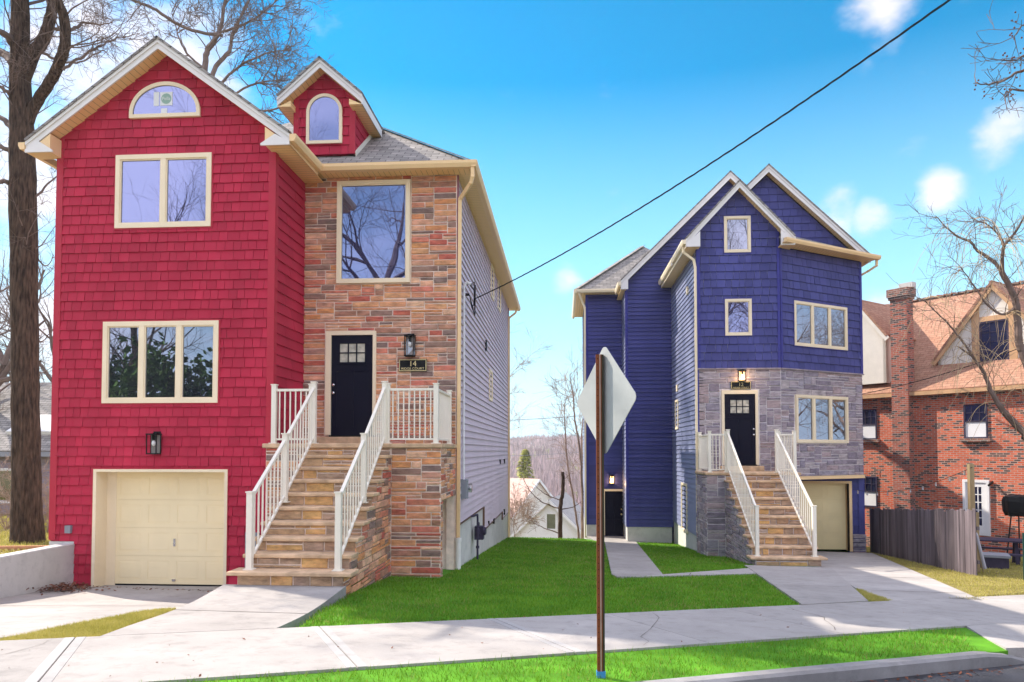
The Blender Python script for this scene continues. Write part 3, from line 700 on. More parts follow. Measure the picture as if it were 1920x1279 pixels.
# sidewalk panels (individual pours with joints)
joints = [-20, -16.4, -12.8, -9.2, -5.6, -1.0, 1.22, 3.22, 4.75, 6.6, 9.2, 12.2, 15.4, 19, 24]
for a, b in zip(joints[:-1], joints[1:]):
    strip('sidewalk', a + .004, b - .004, SW0, SW1, lambda x, y: G(x, y) + .012, M['walk'], .5)
strip('sidewalk_joint', -20, 24, SW0 + .01, SW1 - .01, lambda x, y: G(x, y) - .002, M['kerb'], .3)
M['walkpale'] = concrete('tooled_concrete_edge', (.39, .37, .355), .06)
for s_ in (-1.0, 1.22, 3.22): strip('tooled_edge', s_ - .085, s_ - .008, SW0 + .004, SW1 - .004, lambda x, y: G(x, y) + .015, M['walkpale'], .01); strip('tooled_edge', s_ + .008, s_ + .085, SW0 + .004, SW1 - .004, lambda x, y: G(x, y) + .015, M['walkpale'], .01)
# right apron down to the street
APR = 1
# kerb with rounded, tapering end
def kerb():
    mb = MB(); prof = [(0, -.4), (0.0, -.025), (.03, 0), (.14, .004), (.15, -.02), (.15, -.4)]
    pts = [(-16, 1)] + [(x, 1) for x in np.linspace(-14, 7.15, 24)] + [(7.5, .75), (7.75, .3), (7.95, .05)]
    rows = []
    for s, k in pts:
        row = []
        for t, z in prof:
            x, y = st(s, KT + t); zz = G(x, y) + (z if z < -.3 else z - .125 * (1 - k)); row.append((x, y, zz))
        rows.append(row)
    n = len(prof)
    for a, b in zip(rows[:-1], rows[1:]):
        for k in range(n): mb.face([a[k], a[(k + 1) % n], b[(k + 1) % n], b[k]])
    mb.face(rows[-1]); mb.face(rows[0][::-1])
    return mb.build('kerb', M['kerb'])
struct(kerb())
# red house: path (raised) and sunken driveway
ZB_R = -.425
def zpath(x, y):
    k = smooth(7.0, 10.05, y); return G(x, y) * (1 - k) + k * ZB_R + .014
def patch(name, P00, P10, P11, P01, nx, ny, zf, mat, th=.5):
    mb = MB(); 
    pt = lambda u, v: (Vector(P00) * (1 - u) * (1 - v) + Vector(P10) * u * (1 - v) + Vector(P11) * u * v + Vector(P01) * (1 - u) * v)
    for j in range(ny + 1):
        for i in range(nx + 1):
            p = pt(i / nx, j / ny); mb.v.append((p.x, p.y, zf(p.x, p.y)))
    w = nx + 1
    for j in range(ny):
        for i in range(nx): mb.f.append((j * w + i, j * w + i + 1, (j + 1) * w + i + 1, (j + 1) * w + i))
    edge = [i for i in range(w)] + [j * w + nx for j in range(1, ny + 1)] + [ny * w + i for i in range(nx - 1, -1, -1)] + [j * w for j in range(ny - 1, 0, -1)]
    n0 = len(mb.v); mb.v += [(mb.v[k][0], mb.v[k][1], mb.v[k][2] - th) for k in edge]; m = len(edge)
    for k in range(m): k2 = (k + 1) % m; mb.f.append((edge[k2], edge[k], n0 + k, n0 + k2))
    return struct(mb.build(name, mat))
def zapr(x, y):
    s_ = x * SD.x + y * SD.y; return G(x, y) + .011 - .125 * (1 - smooth(KT, SW0, tt(x, y))) * smooth(7.6, 9.2, s_)
patch('driveway_apron', st(7.62, KT + .12) + (0,), st(14, KT + .12) + (0,), st(14, SW0 - .006) + (0,), st(8.62, SW0 - .006) + (0,), 24, 6, zapr, M['walk'])
pl, pr = st(-1.83 - .05, SW1 + .006), st(.93, SW1 + .006)
pl = (-4.36, 6.575); pr = (-2.96, 7.33)
patch('front_path', pl + (0,), pr + (0,), (-3.06, 10.06, 0), (-4.84, 10.06, 0), 2, 12, zpath, M['walk'])
def zdrv(x, y):
    k = max(0, min(1, (tt(x, y) - SW1) / 5.6)); return G(x, y) + .01 - .40 * k
dl = st(-14, SW1 + .006); dr = (-5.25, 6.11)
patch('driveway', dl + (0,), dr + (0,), (-5.05, 12.92, 0), (-9.1, 12.92, 0), 4, 12, zdrv, M['walk'])
ground_slab('grass_wedge', [dr, (-4.37, 6.6), (-4.62, 8.3), (-4.75, 8.6), (-4.95, 8.2)], lambda x, y: G(x, y) - .03, M['drysoil'], .6)
ground_slab('garage_threshold', [(-8.9, 12.93), (-6.05, 12.93), (-6.05, 13.4), (-8.9, 13.4)], lambda x, y: -1.06, M['walk'], .3)
# left yard behind the retaining wall
YARD = lambda x, y: -.47 - .03 * (y - 13) - .012 * (x + 9)
ground_slab('side_yard', [(-9.3, 7.0), (-9.62, 12.95), (-9.62, 40), (-40, 40), (-40, -2), (-18, 2)], YARD, M['drysoil'], 1.2)
# blue house: walk, path, driveway, dry strip
zc_ = lambda e: (lambda x, y: G(x, y) + e)
ground_slab('side_walk', [(1.02, 13.78), (1.98, 14.6), (2.72, 27.3), (1.55, 27.3), (.95, 14.3)], zc_(.02), M['walk'], .3)
ground_slab('cross_walk', [(1.04, 13.76), (4.08, 15.48), (4.52, 17.1), (1.99, 14.62)], zc_(.016), M['walk'], .3)
ground_slab('front_path', [(4.3, 17.55), (6.3, 17.55), (4.60, 11.32), (3.40, 10.62)], zc_(.024), M['walk'], .3)
ground_slab('driveway', [(10.1, 24.5), (6.62, 11.95), st(10.97, SW1 + .006), st(9.78, SW1 + .006), (5.18, 13.3), (6.05, 17.2), (6.4, 24.5)], zc_(.012), M['walk'], .3)
ground_slab('doorstep', [(1.3, 27.3), (3.15, 27.3), (3.15, 29.28), (.95, 29.28)], lambda x, y: -1.93, M['walk'], .5)
ground_slab('dry_grass_strip', [(6.66, 11.95), (10.15, 24.5), (10.15, 29), (30, 29), (30, 22), st(26, SW1 + .01), st(10.99, SW1 + .01)], lambda x, y: G(x, y) - .004, M['drysoil'], .6)

def joint(a, b, zf, w=.012):
    a, b = Vector(a), Vector(b); d = (b - a).normalized(); n = Vector((-d.y, d.x)) * w; m = MB(); N_ = 12
    for k in range(N_):
        p, q = a.lerp(b, k / N_), a.lerp(b, (k + 1) / N_); m.face([(c.x, c.y, zf(c.x, c.y) + .004) for c in (p - n, q - n, q + n, p + n)])
    return struct(m.build('control_joint', M['joint'], uv=False))
M['joint'] = basic('dirty_joint', (.10, .085, .075), .95, .3, 20, 0)
joint((5.75, 15.6), (7.62, 15.6), lambda x, y: G(x, y) + .012); joint((6.3, 20.2), (8.85, 20.2), lambda x, y: G(x, y) + .012); joint((5.3, 12.9), (6.86, 12.9), lambda x, y: G(x, y) + .012)
joint((-8.9, 10.2), (-5.0, 10.2), zdrv); joint((-4.6, 8.3), (-2.98, 8.3), zpath, .008)
joint((1.2, 18), (2.25, 18), zc_(.02), .008); joint((1.3, 21.5), (2.45, 21.5), zc_(.02), .008); joint((2.5, 14.6), (2.62, 15.1), zc_(.016), .008); joint((3.9, 13.2), (5.1, 13.2), zc_(.024), .008)
def crack(pts, zf):
    for a, b in zip(pts[:-1], pts[1:]): joint(a, b, zf, .0035)
rc = random.Random(5)
for s0, t0, ds, n_ in ((-2.2, 5.9, .10, 9), (4.0, 5.95, .12, 9), (7.6, 7.7, -.1, 8)):
    P_ = [st(s0, t0)]; s_, t_ = s0, t0
    for k in range(n_): s_ += ds + rc.uniform(-.09, .09); t_ += (.2 if t0 < 7 else -.2) + rc.uniform(-.05, .05); P_.append(st(s_, min(7.8, max(5.92, t_))))
    m = MB()
    for a, b in zip(P_[:-1], P_[1:]):
        d = (Vector(b) - Vector(a)).normalized(); n2 = Vector((-d.y, d.x)) * rc.uniform(.0015, .004); m.face([(c.x, c.y, G(c.x, c.y) + .017) for c in (Vector(a) - n2, Vector(b) - n2, Vector(b) + n2, Vector(a) + n2)])
    struct(m.build('sidewalk_crack', M['joint'], uv=False))
# =================================================================== RED HOUSE
red = thing('house', (-6, 13, -.5), 'red shingled gable house with cream garage door, dormer and brown stone entrance', 'house', 'new houses')
YF_, YR_ = 12.95, 14.5; XA, XB, XC = -9.59, -5.36, -2.16
fF = YF(YF_); fR = YF(YR_); fS = XR(XC); fT = XR(XB); BACK = 28.5
hw = [fF.rect(246, 156, 378, 222), fF.rect(219, 290.5, 398, 427.5), fF.rect(195, 603, 411, 756)]
garR = fF.rect(176, 881, 426, 1103)
ZG = -1.06; EZ = 7.40
YG = 12.56; ap = at(292, 66, YG); SL = .735; zgp = ap.z - .165
gpoly = [(XA, ZG - .1), (XB, ZG - .1), (XB, zgp - SL * (XB - XA) / 2), ((XA + XB) / 2, zgp), (XA, zgp - SL * (XB - XA) / 2)]
ghole = (garR[0], ZG - 2, garR[2], garR[3])
foot = (XA - .05, ZG - .2, -9.12, -.19)
mb = MB(); backing(mb, fF, gpoly, [ghole]); shakes(mb, fF, gpoly, [ghole, foot] + hw[1:], 3); mb.build('front_wall', M['red'], red)
pieces('corner_trim', 'redtrim', red, fF, [(XA - .03, -.17, -.05, XA + .10, EZ + .06, .035), (XB - .10, -.95, -.02, XB + .03, EZ + .02, .035)])
for h in hw[1:]: casing(red, fF, h, 'redtrim')
casing(red, fF, garR, 'redtrim', open_bottom=True)
mb = MB(); mb.fbox(fF, XA - .02, ZG - .3, -.2, -9.12, -.2, .03); mb.build('foundation_pier', M['found'], red)
# return wall beside the porch
tp = [(YF_ - .0, -.9), (YR_, -.9), (YR_, EZ + .1), (YF_, EZ + .1)]
mb = MB(); backing(mb, fT, tp); shakes(mb, fT, tp, [], 8, .2, (.5, 1.2)); mb.build('return_wall', M['red'], red)
mb = MB(); mb.fbox(fT, YF_ - .03, -.95, -.02, YF_ + .10, EZ + .02, .034); mb.build('corner_trim', M['redtrim'], red)
# stone entrance wall
rdoor = fR.rect(622, 629, 700, 816); rdf = fR.rect(612, 622, 706, 816)
bigw = fR.rect(633, 340, 769.5, 531.5)
sp = [(XB, 1.5), (XC, 1.5), (XC, 7.22), (XB, 7.22)]
mb = MB(); backing(mb, fR, [(XB, -1.5), (XC, -1.5), (XC, 7.25), (XB, 7.25)], [rdf]); mb.box((XC - .011, YR_ - .012, 1.64), (XC + .005, YR_ + .005, 7.2)); mb.build('entrance_wall', M['mortar'], red)
mb = MB(); stones(mb, fR, sp, [rdf, bigw], 5); mb.build('stone_veneer', M['stone'], red)
# grey right side
fl_ = lambda px, py: fS.uv(px, py)
zs0 = fl_(862, 981)[1]; zs1 = fl_(906, 994)[1]; y1 = fl_(906, 975)[0]; y2 = fl_(941, 962)[0]; zs2 = fl_(941, 972)[1]
mb = MB(); 
backing(mb, fS, [(YR_ + .03, -3), (BACK, -3), (BACK, 7.3), (YR_ + .03, 7.3)], d=-.03)
for q in ([(YR_ + .02, zs0), (y1, zs0), (y1, 7.25), (YR_ + .02, 7.25)], [(y1, zs1), (y2, zs1), (y2, 7.25), (y1, 7.25)], [(y2, zs2), (BACK, zs2), (BACK, 7.25), (y2, 7.25)]):
    backing(mb, fS, q, th=.03); clap(mb, fS, q, [], .15, .030)
mb.build('side_wall', M['grey_siding'], red)
mb = MB(); mb.fbox(fS, YR_ + .08, -3.2, -.3, y1, zs0 + .02, -.012); mb.fbox(fS, y1, -3.2, -.3, y2, zs1 + .02, -.012); mb.fbox(fS, y2, -3.2, -.3, BACK - .02, zs2 + .02, -.012); mb.build('foundation', M['found'], red)
pieces('corner_trim', 'greytrim', red, fS, [(YR_ + .006, -.6, -.02, YR_ + .09, 7.2, .035), (BACK - .1, zs2, -.03, BACK + .02, 7.2, .035)])
pieces('step_trim', 'browntrim', red, fS, [(y1 - .03, zs1 - .05, -.01, y1 + .02, zs0, .04), (y2 - .03, zs2 - .05, -.01, y2 + .02, zs1, .04), (YR_ + .1, zs0 - .03, -.01, y1 - .03, zs0, .03), (y1 + .02, zs1 - .03, -.01, y2 - .03, zs1, .03), (y2 + .02, zs2 - .03, -.01, BACK - .1, zs2, .03)])
# left and rear walls, floors of the body (not seen from the street but closing the house)
mb = MB(); lw = [(YF_ + .16, -2.5), (BACK, -2.5), (BACK, EZ + .1), (YF_ + .16, EZ + .1)]; fLW = XL(XA); backing(mb, fLW, lw); clap(mb, fLW, lw, [], .115, .02); mb.build('side_wall', M['grey_siding'], red)
fB = Fr((0, BACK, 0), (-1, 0, 0), (0, 1, 0)); bw = [(-XC, -4), (-XA, -4), (-XA, 7.3), (-(XA + XC) / 2, 10.2), (-XC, 7.3)]
mb = MB(); backing(mb, fB, bw); clap(mb, fB, bw, [], .115, .02); mb.build('rear_wall', M['grey_siding'], red)
# windows on the front
cx = (hw[0][0] + hw[0][2]) / 2
aw = arch_window(red, fF, hw[0][0], hw[0][1], hw[0][2], hw[0][1] + .10, hw[0][3], .07, 'glassb'); aw['label'] = 'half round window with a round sticker'
def sticker(px0, py0, px1, py1, mat='paper'):
    r = fF.rect(px0, py0, px1, py1); b = MB(); b.fbox(fF, r[0], r[1], .045, r[2], r[3], .049); return b.build('sticker', M[mat], aw)
sticker(291, 175, 301, 201); sticker(303, 175, 326, 200); sticker(304.5, 205.5, 316, 215)
c = fF.uv(314.5, 187.5); b = MB(); b.tube([fF.p(c[0], c[1], .049), fF.p(c[0], c[1], .052)], .1, 24); b.build('sticker_disc', M['green_ink'], aw)
text_part(aw, 'Pella', .09, fF, c[0], c[1], .054, 'paper', 'lettering')
window(red, fF, hw[1], 2, .085, glass='glassb'); window(red, fF, hw[2], 3, .085)
window(red, fR, bigw, 1, .075, glass='glassb', proud=.07)
# garage
fG = YF(YF_ + .30); gd = (garR[0] + .24, ZG + .03, garR[2] - .05, garR[3] - .05); garage_door(red, fG, gd)
mb = MB(); mb.fbox(fF, garR[0] - .005, ZG, -.34, garR[0] + .055, garR[3] + .012, .045); mb.fbox(fF, garR[2] - .045, ZG, -.34, garR[2] + .012, garR[3] + .012, .045); mb.fbox(fF, garR[0] + .055, garR[3] - .04, -.34, garR[2] - .045, garR[3] + .012, .045)
mb.fbox(fF, garR[0] + .05, ZG, -.4, gd[0], garR[3] - .04, -.29); mb.build('garage_frame', M['cream'], red)
mb = MB(); mb.fbox(fF, garR[0], ZG, -.7, garR[2], garR[3], -.5); mb.fbox(fG, gd[0], ZG + .002, -.03, gd[2], ZG + .028, -.005); mb.build('garage_seal', M['dark'], red)
# door, lantern, number
entry_door(red, fR, rdoor, rdf, -1)
r = fR.rect(760, 626, 782, 670); lantern(red, fR, (r[0] + r[2]) / 2, r[1], r[3], .2, dep=.16)
r = fF.rect(283, 809, 309, 852); lantern(red, fF, (r[0] + r[2]) / 2, r[1], r[3], .2, dep=.16)
plaque(red, fR, fR.rect(749, 674, 801, 697), '14')
c = fF.uv(132, 992); b = MB(); b.fbox(fF, c[0] - .055, c[1] - .07, .02, c[0] + .055, c[1] + .07, .085); b.build('outlet_box', M['grey'], red)
mb = MB(); mb.fbox(fF, -5.82, -.95, .02, -5.55, -.0, .05); mb.build('window_well_cover', M['grey'], red)
# gable roof over the front block
YG = 12.56; ap = at(292, 66, YG); SL = .735; HG = 2.11 + .43
gr = gable_roof(red, (XA + XB) / 2, ap.z, HG, SL, YG, 19.5, fas=.17, wall_y=YF_)
zEg = ap.z - SL * HG
XM = (XA + XB) / 2
for s in (-1, 1):
    mb = MB(); xe, xw = XM + s * (HG - .02), XM + s * (2.11 - .05); ze = ap.z - .08 - .17 - SL * (HG - .02); zw = ap.z - .08 - .17 - SL * (2.11 - .05)
    mb.prism([(xe, YG + .052, ze), (xw, YG + .052, ze), (xw, YG + .052, zw)], (0, YF_ - YG - .05, 0)); mb.build('cornice_return', M['tan'], red)
for s in (-1, 1):
    mb = MB(); xe, xw = XM + s * (HG - .01), XM + s * (2.11 - .12); ze = ap.z - .25 - SL * (HG - .02); zw = ap.z - .25 - SL * (2.11 - .12)
    mb.prism([(xe, YG + .018, ze - .015), (xw, YG + .018, ze - .015), (xw, YG + .018, ze + .02), (XM + s * (2.11 + .15), YG + .018, ap.z - .25 - SL * (2.11 + .15)), (xe, YG + .018, ze + .04)], (0, .03, 0)); mb.build('return_face', M['white'], red)
# main hip roof
ex0, ex1, ey0, ez = XA - .42, -1.80, 14.12, 7.28; half = (ex1 - ex0) / 2; HS = .76; xr = (ex0 + ex1) / 2; zr = ez + HS * half; ye = BACK + .45
mb = MB()
slab(mb, [(ex0, ey0, ez), (ex1, ey0, ez), (xr, ey0 + half, zr)], .05)
slab(mb, [(ex1, ey0, ez), (ex1, ye, ez), (xr, ye, zr), (xr, ey0 + half, zr)], .05)
slab(mb, [(ex0, ye, ez), (ex0, ey0, ez), (xr, ey0 + half, zr), (xr, ye, zr)], .05)
hip = [Vector((ex1, ey0, ez + .01)), Vector((xr, ey0 + half, zr + .01)), Vector((xr, ye, zr + .01))]
for a, b_ in zip(hip[:-1], hip[1:]):
    n = int((b_ - a).length / .2)
    for k in range(n): p, q = a.lerp(b_, k / n), a.lerp(b_, (k + 1) / n); mb.bar(p + Vector((0, 0, .018)), q + Vector((0, 0, .006)), .2, .012)
mb.build('roof', M['shingle'], red)
mb = MB(); mb.prism([(XB - .0, ey0 + .02, ez - .11), (ex1 - .02, ey0 + .02, ez - .11), (ex1 - .02, YR_, ez - .11), (XB, YR_, ez - .11)], (0, 0, .02)); mb.build('soffit', M['soff_u'], red)
mb = MB(); mb.prism([(XC, YR_, ez - .11), (ex1 - .02, YR_, ez - .11), (ex1 - .02, ye, ez - .11), (XC, ye, ez - .11)], (0, 0, .02)); mb.build('soffit', M['soff_v'], red)
xge = XM + HG
mb = MB(); mb.prism([(XB, YG + .06, zEg - .24), (xge - .02, YG + .06, zEg - .24), (xge - .02, YR_, zEg - .24), (XB, YR_, zEg - .24)], (0, 0, .02)); mb.build('soffit', M['soff_v'], red)
mb = MB(); mb.box((xge - .03, ey0 + .02, ez - .13), (ex1, ey0 + .045, ez - .01)); mb.box((ex1 - .03, ey0 + .045, ez - .13), (ex1 - .005, ye, ez - .01)); mb.box((xge - .03, YG + .06, zEg - .24), (xge - .008, ey0, zEg - .05)); mb.build('fascia', M['tan'], red)
gutter(red, (xge, ey0 + .02, ez - .125), (ex1 + .1, ey0 + .02, ez - .125), (0, -1, 0))
gutter(red, (ex1 - .004, ey0 - .08, ez - .127), (ex1 - .004, ye, ez - .127), (1, 0, 0))
gutter(red, (xge - .004, YG + .01, zEg - .19), (xge - .004, ey0 + .02, zEg - .16), (1, 0, 0))
gutter(red, (XM - HG + .004, YG + .01, zEg - .19), (XM - HG + .004, 20, zEg - .19), (-1, 0, 0))
# downspouts
dsx = XC + .05
downspout(red, [(ex1 + .02, ey0 - .03, ez - .12), (ex1 + .02, ey0 - .03, ez - .32), (ex1 - .02, ey0 + .02, ez - .42), (dsx + .02, YR_ + .0, ez - .62), (dsx, YR_ - .005, -.25)])
mb = MB(); mb.tube([(dsx, YR_ - .005, -1.3), (dsx, YR_ - .005, -.28)], .055, 12); mb.tube([(dsx, YR_ - .005, -.33), (dsx, YR_ - .005, -.26)], .068, 12); mb.build('drain_pipe', M['white'], red)
downspout(red, [(ex1 + .02, BACK - .3, ez - .15), (ex1 - .05, BACK - .32, ez - .35), (XC + .06, BACK - .35, ez - .55), (XC + .06, BACK - .35, -2.0)])
# side windows and services on the grey wall
def swin(y0, y1, z0, z1): return window(red, fS, (y0, z0, y1, z1), 1, .07, proud=.05)
a = fS.rect(916, 694, 921, 752); swin(a[0], a[2], a[1], a[3]); a = fS.rect(919, 500, 924, 560); swin(a[0], a[2], a[1], a[3]); a = fS.rect(932, 530, 937, 582); swin(a[0], a[2], a[1], a[3])
for px, py, w_, h_ in ((909, 648, .12, .3), (936, 866, .14, .16), (944, 865, .14, .16), (924, 977, .12, .16), (914, 980, .1, .1), (944, 960, .14, .2)):
    u, v = fS.uv(px, py); pieces('wall_vent', 'black', red, fS, [(u - w_ / 2, v - h_ / 2, 0, u + w_ / 2, v + h_ / 2, .06)])
# electric meter and conduit
u, v = fS.uv(864, 917); m1 = MB(); m1.fbox(fS, u - .16, v - .2, 0, u + .16, v + .2, .14); em = m1.build('electric_meter', M['grey'], red)
u2, v2 = fS.uv(877, 916); m2 = MB(); m2.fbox(fS, u + .28, v - .12, 0, u + .5, v + .12, .06); m2.tube([fS.p(u + .39, v, .06), fS.p(u + .39, v, .19)], .095, 16); m2.build('meter_dial', M['chrome'], em)
m3 = MB(); cu, cv = fS.uv(862, 530); m3.tube([fS.p(u, v + .2, .06), fS.p(u, cv, .06)], .024, 8); m3.tube([fS.p(u, cv, .06), fS.p(u, cv + .06, .12), fS.p(u, cv + .02, .2)], .035, 8); m3.build('conduit', M['ivory'], em)
m4 = MB(); q = fS.p(u + .25, cv - .15, .02)
m4.tube([q, q + Vector((.12, 0, 0))], .03, 8); rg = random.Random(4)
for k in range(5):
    pts = [fS.p(u, cv, .18), fS.p(u + .2 + rg.uniform(-.1, .3), cv + rg.uniform(-.1, .15), .25), fS.p(u + .5 + rg.uniform(-.2, .2), cv - .3 - rg.uniform(0, .3), .22), fS.p(u + .25 + rg.uniform(-.1, .3), cv - .45, .2), fS.p(u + .28, cv - .15, .14)]
    m4.tube(pts, .009, 5)
m4.build('service_wires', M['cable'], em)
# gas meter
u, v = fS.uv(884, 1000); g0 = MB(); P = lambda a, b, c: fS.p(u + a, v + b, c)
g0.tube([P(-.35, .42, -.02), P(-.3, .44, .1), P(.02, .44, .14), P(.05, .36, .14), P(.05, -.62, .14)], .026, 8); g0.tube([P(.05, .1, .14), P(.05, -.02, .14)], .05, 10); g0.tube([P(.05, -.3, .14), P(.05, -.36, .14)], .042, 10)
g0.tube([P(.05, .22, .14), P(.3, .22, .14), P(.3, .12, .14)], .02, 8)
g0.fbox(fS, u + .14, v - .17, .05, u + .44, v + .14, .26); g0.tube([P(.2, .02, .26), P(.2, .02, .31)], .085, 14); g0.tube([P(.38, .02, .26), P(.38, .02, .31)], .085, 14)
gm = g0.build('gas_meter', M['plastic'], red)
# dormer
fD = YF(14.62); dL, dR_ = fD.uv(553, 250)[0], fD.uv(664, 250)[0]; dzb = fD.uv(600, 291)[1]; dze = fD.uv(664, 180)[1]; dxm = (dL + dR_) / 2; dza = fD.uv(606, 134)[1]
dp = [(dL, dzb), (dR_, dzb), (dR_, dze), (dxm, dza), (dL, dze)]
dorm = MB(); backing(dorm, fD, dp); shakes(dorm, fD, dp, [], 11, .2); dm = dorm.build('dormer', M['red'], red)
fDs = XR(dR_); dq = [(14.62, dzb), (14.62 + .2, dzb), (17, ez + HS * (17 - ey0)), (17, dze), (14.62, dze)]
b = MB(); backing(b, fDs, [(14.62, dzb), (17, dzb), (17, dze), (14.62, dze)]); clap(b, fDs, [(14.62, dzb), (17, dzb), (17, dze), (14.62, dze)], [], .19, .02); b.build('dormer_side', M['red'], dm)
b = MB(); fDl = XL(dL); backing(b, fDl, [(14.62, dzb), (17, dzb), (17, dze), (14.62, dze)]); clap(b, fDl, [(14.62, dzb), (17, dzb), (17, dze), (14.62, dze)], [], .19, .02); b.build('dormer_side', M['red'], dm)
pieces('dormer_trim', 'redtrim', dm, fD, [(dL - .02, dzb, -.01, dL + .09, dze, .035), (dR_ - .09, dzb, -.01, dR_ + .03, dze, .035)])
b = MB(); b.bar((dR_ + .03, 14.62, dzb + .0), (dR_ + .03, 16.0, ez + HS * (16.0 - ey0) + .05), .02, .1); b.build('flashing', M['rail'], dm)
dap = at(603, 104, 14.25); dhalf = (dR_ - dL) / 2 + .27; dsl = (dza - dze) / ((dR_ - dL) / 2)
gable_roof(red, dxm, dap.z, dhalf, dsl, 14.25, 18.5, fas=.17, wall_y=14.62)
zde = dap.z - .25 - dsl * (dhalf - .02)
for s in (-1, 1): 
    b = MB(); b.prism([(dxm + s * (dhalf - .02), 14.31, zde), (dxm + s * ((dR_ - dL) / 2 - .02), 14.31, zde), (dxm + s * ((dR_ - dL) / 2 - .02), 14.31, zde + .12)], (0, 1.75, 0)); b.build('dormer_soffit', M['soff_v'], dm)
for s in (-1, 1): b = MB(); b.box((dxm + s * (dhalf - .03), 14.3, zde), (dxm + s * (dhalf - .006), 15.9, zde + .17)); b.build('dormer_fascia', M['white'], dm)
aw2 = fD.rect(576, 178, 643, 271); arch_window(red, fD, aw2[0], aw2[1], aw2[2], aw2[3] - (aw2[2] - aw2[0]) / 2, aw2[3], .065, 'glassb')

# ------------------------------------------------------------------ stairs
def staircase(parent, X0, X1, ytop, zb, zt, n, run, smat, mort, tread, side, seed, riser=None):
    h = (zt - zb) / n; fr_list = []
    prof = []
    for i in range(1, n):
        yf = ytop - (n - i) * run; z1 = zb + i * h; e = .09 if i == 1 else 0
        fr = YF(yf); mb = MB(); mb.box((X0 - 0, yf + .001, z1 - h - (.5 if i == 1 else .02)), (X1 - .004, yf + run + .03, z1 - .055)); o = mb.build('step', M[mort], parent)
        s = MB(); stones(s, fr, [(X0, z1 - h), (X1 + .01, z1 - h), (X1 + .01, z1 - .052), (X0, z1 - .052)], [], seed + i, uh=.05, uw=.08, ws=(4, 8), hs=(1, 3, 3, 3, 2), thick=(.012, .03)); s.build('riser', M[riser or smat], o)
        t = MB(); a, b = Vector((X0 - .045 - e, yf - .055 - e * .3, z1 - .055)), Vector((X1 + .045 + e, yf + run + .02, z1)); t.box(a, b); tr = t.build('tread', M[tread], o)
        bv = tr.modifiers.new('bevel', 'BEVEL'); bv.width = .012; bv.segments = 2
        prof.append((yf, z1 - .055))
    # stepped side wall
    X = X1 if side > 0 else X0; fr = XR(X) if side > 0 else XL(X)
    poly = [(ytop, zb - .6), (prof[0][0], zb - .6)]; z = zb - .6
    for yf, z1 in prof: poly += [(yf, z), (yf, z1)]; z = z1
    poly += [(ytop, z)]
    poly = [p for k, p in enumerate(poly) if k == 0 or p != poly[k - 1]]
    mb = MB(); stones(mb, fr, poly, [], seed + 40, gap=.006, thick=(.012, .03)); mb.build('stair_side', M[smat], parent)
SX0, SX1 = -4.64, -3.10; ZT_R = 1.63
staircase(red, SX0, SX1, 12.8, ZB_R, ZT_R, 10, .305, 'stone', 'mortar', 'tread', 1, 70, 'stonet')
LX0, LX1 = -5.40, -2.19; fL = YF(12.8); fLs = XR(LX1)
mb = MB(); backing(mb, fL, [(LX0, -1.4), (LX1 - .02, -1.4), (LX1 - .02, 1.55), (LX0, 1.55)]);
opn = (12.98, -2, 14.46, .62)
backing(mb, fLs, [(12.83, -1.5), (14.49, -1.5), (14.49, 1.55), (12.83, 1.55)], [opn]); mb.box((LX0, 12.9, 1.45), (LX1 - .01, 14.5, 1.549)); mb.box((-2.75, 12.96, -1.5), (-2.6, 14.5, 1.5)); mb.box((LX1 - .012, 12.786, -1.4), (LX1 + .012, 12.86, 1.549)); mb.build('landing_base', M['mortar'], red)
def one(name, mat, parent, *a, **k): m = MB(); stones(m, *a, **k); return m.build(name, M[mat], parent)
one('landing_stone', 'stone', red, fL, [(LX0, .3), (SX0, .3), (SX0, 1.55), (LX0, 1.55)], [], 91); one('landing_stone', 'stone', red, fL, [(SX1 + .02, -1.0), (LX1 + .024, -1.0), (LX1 + .024, 1.55), (SX1 + .02, 1.55)], [], 92); one('top_riser', 'stonet', red, fL, [(SX0, ZT_R - .22), (SX1, ZT_R - .22), (SX1, 1.55), (SX0, 1.55)], [], 93, uh=.05, ws=(2, 5), hs=(1, 2, 2))
one('landing_stone', 'stone', red, fLs, [(12.79, -1.2), (14.5, -1.2), (14.5, 1.55), (12.79, 1.55)], [opn], 94); one('landing_stone', 'stone', red, XR(-2.6), [(12.98, -1.2), (14.5, -1.2), (14.5, .62), (12.98, .62)], [], 95)
mb = MB(); mb.box((LX0 - .05, 12.73, 1.55), (LX1 + .05, 14.49, 1.63)); mb.box((rdf[0] - .1, 14.2, 1.63), (rdf[2] + .1, 14.5, rdoor[1] - .04)); t = mb.build('landing', M['tread'], red); bv = t.modifiers.new('bevel', 'BEVEL'); bv.width = .012
bl = MB(); bl.fbox(fLs, 13.9, -1.3, -.3, 14.5, -.45, -.25); bl.build('crawl_door', M['white'], red)
# railings
hz = (ZT_R - ZB_R) / 10
xl, xrr = SX0 + .11, SX1 - .12
for nm, x in (('left', xl), ('right', xrr)):
    railing(red, [(x, 10.20, ZB_R + hz), (x, 11.50, ZB_R + hz + 1.30 / .305 * hz), (x, 12.84, ZT_R)], 1.07, [8, 9], .12, 'sloping stair railing')
railing(red, [(LX0 + .12, 12.86, ZT_R), (xl - .05, 12.86, ZT_R)], 1.03, [6], .08)
railing(red, [(xrr + .05, 12.86, ZT_R), (LX1 - .09, 12.86, ZT_R), (LX1 - .09, 14.38, ZT_R)], 1.03, [8, 9], .08)

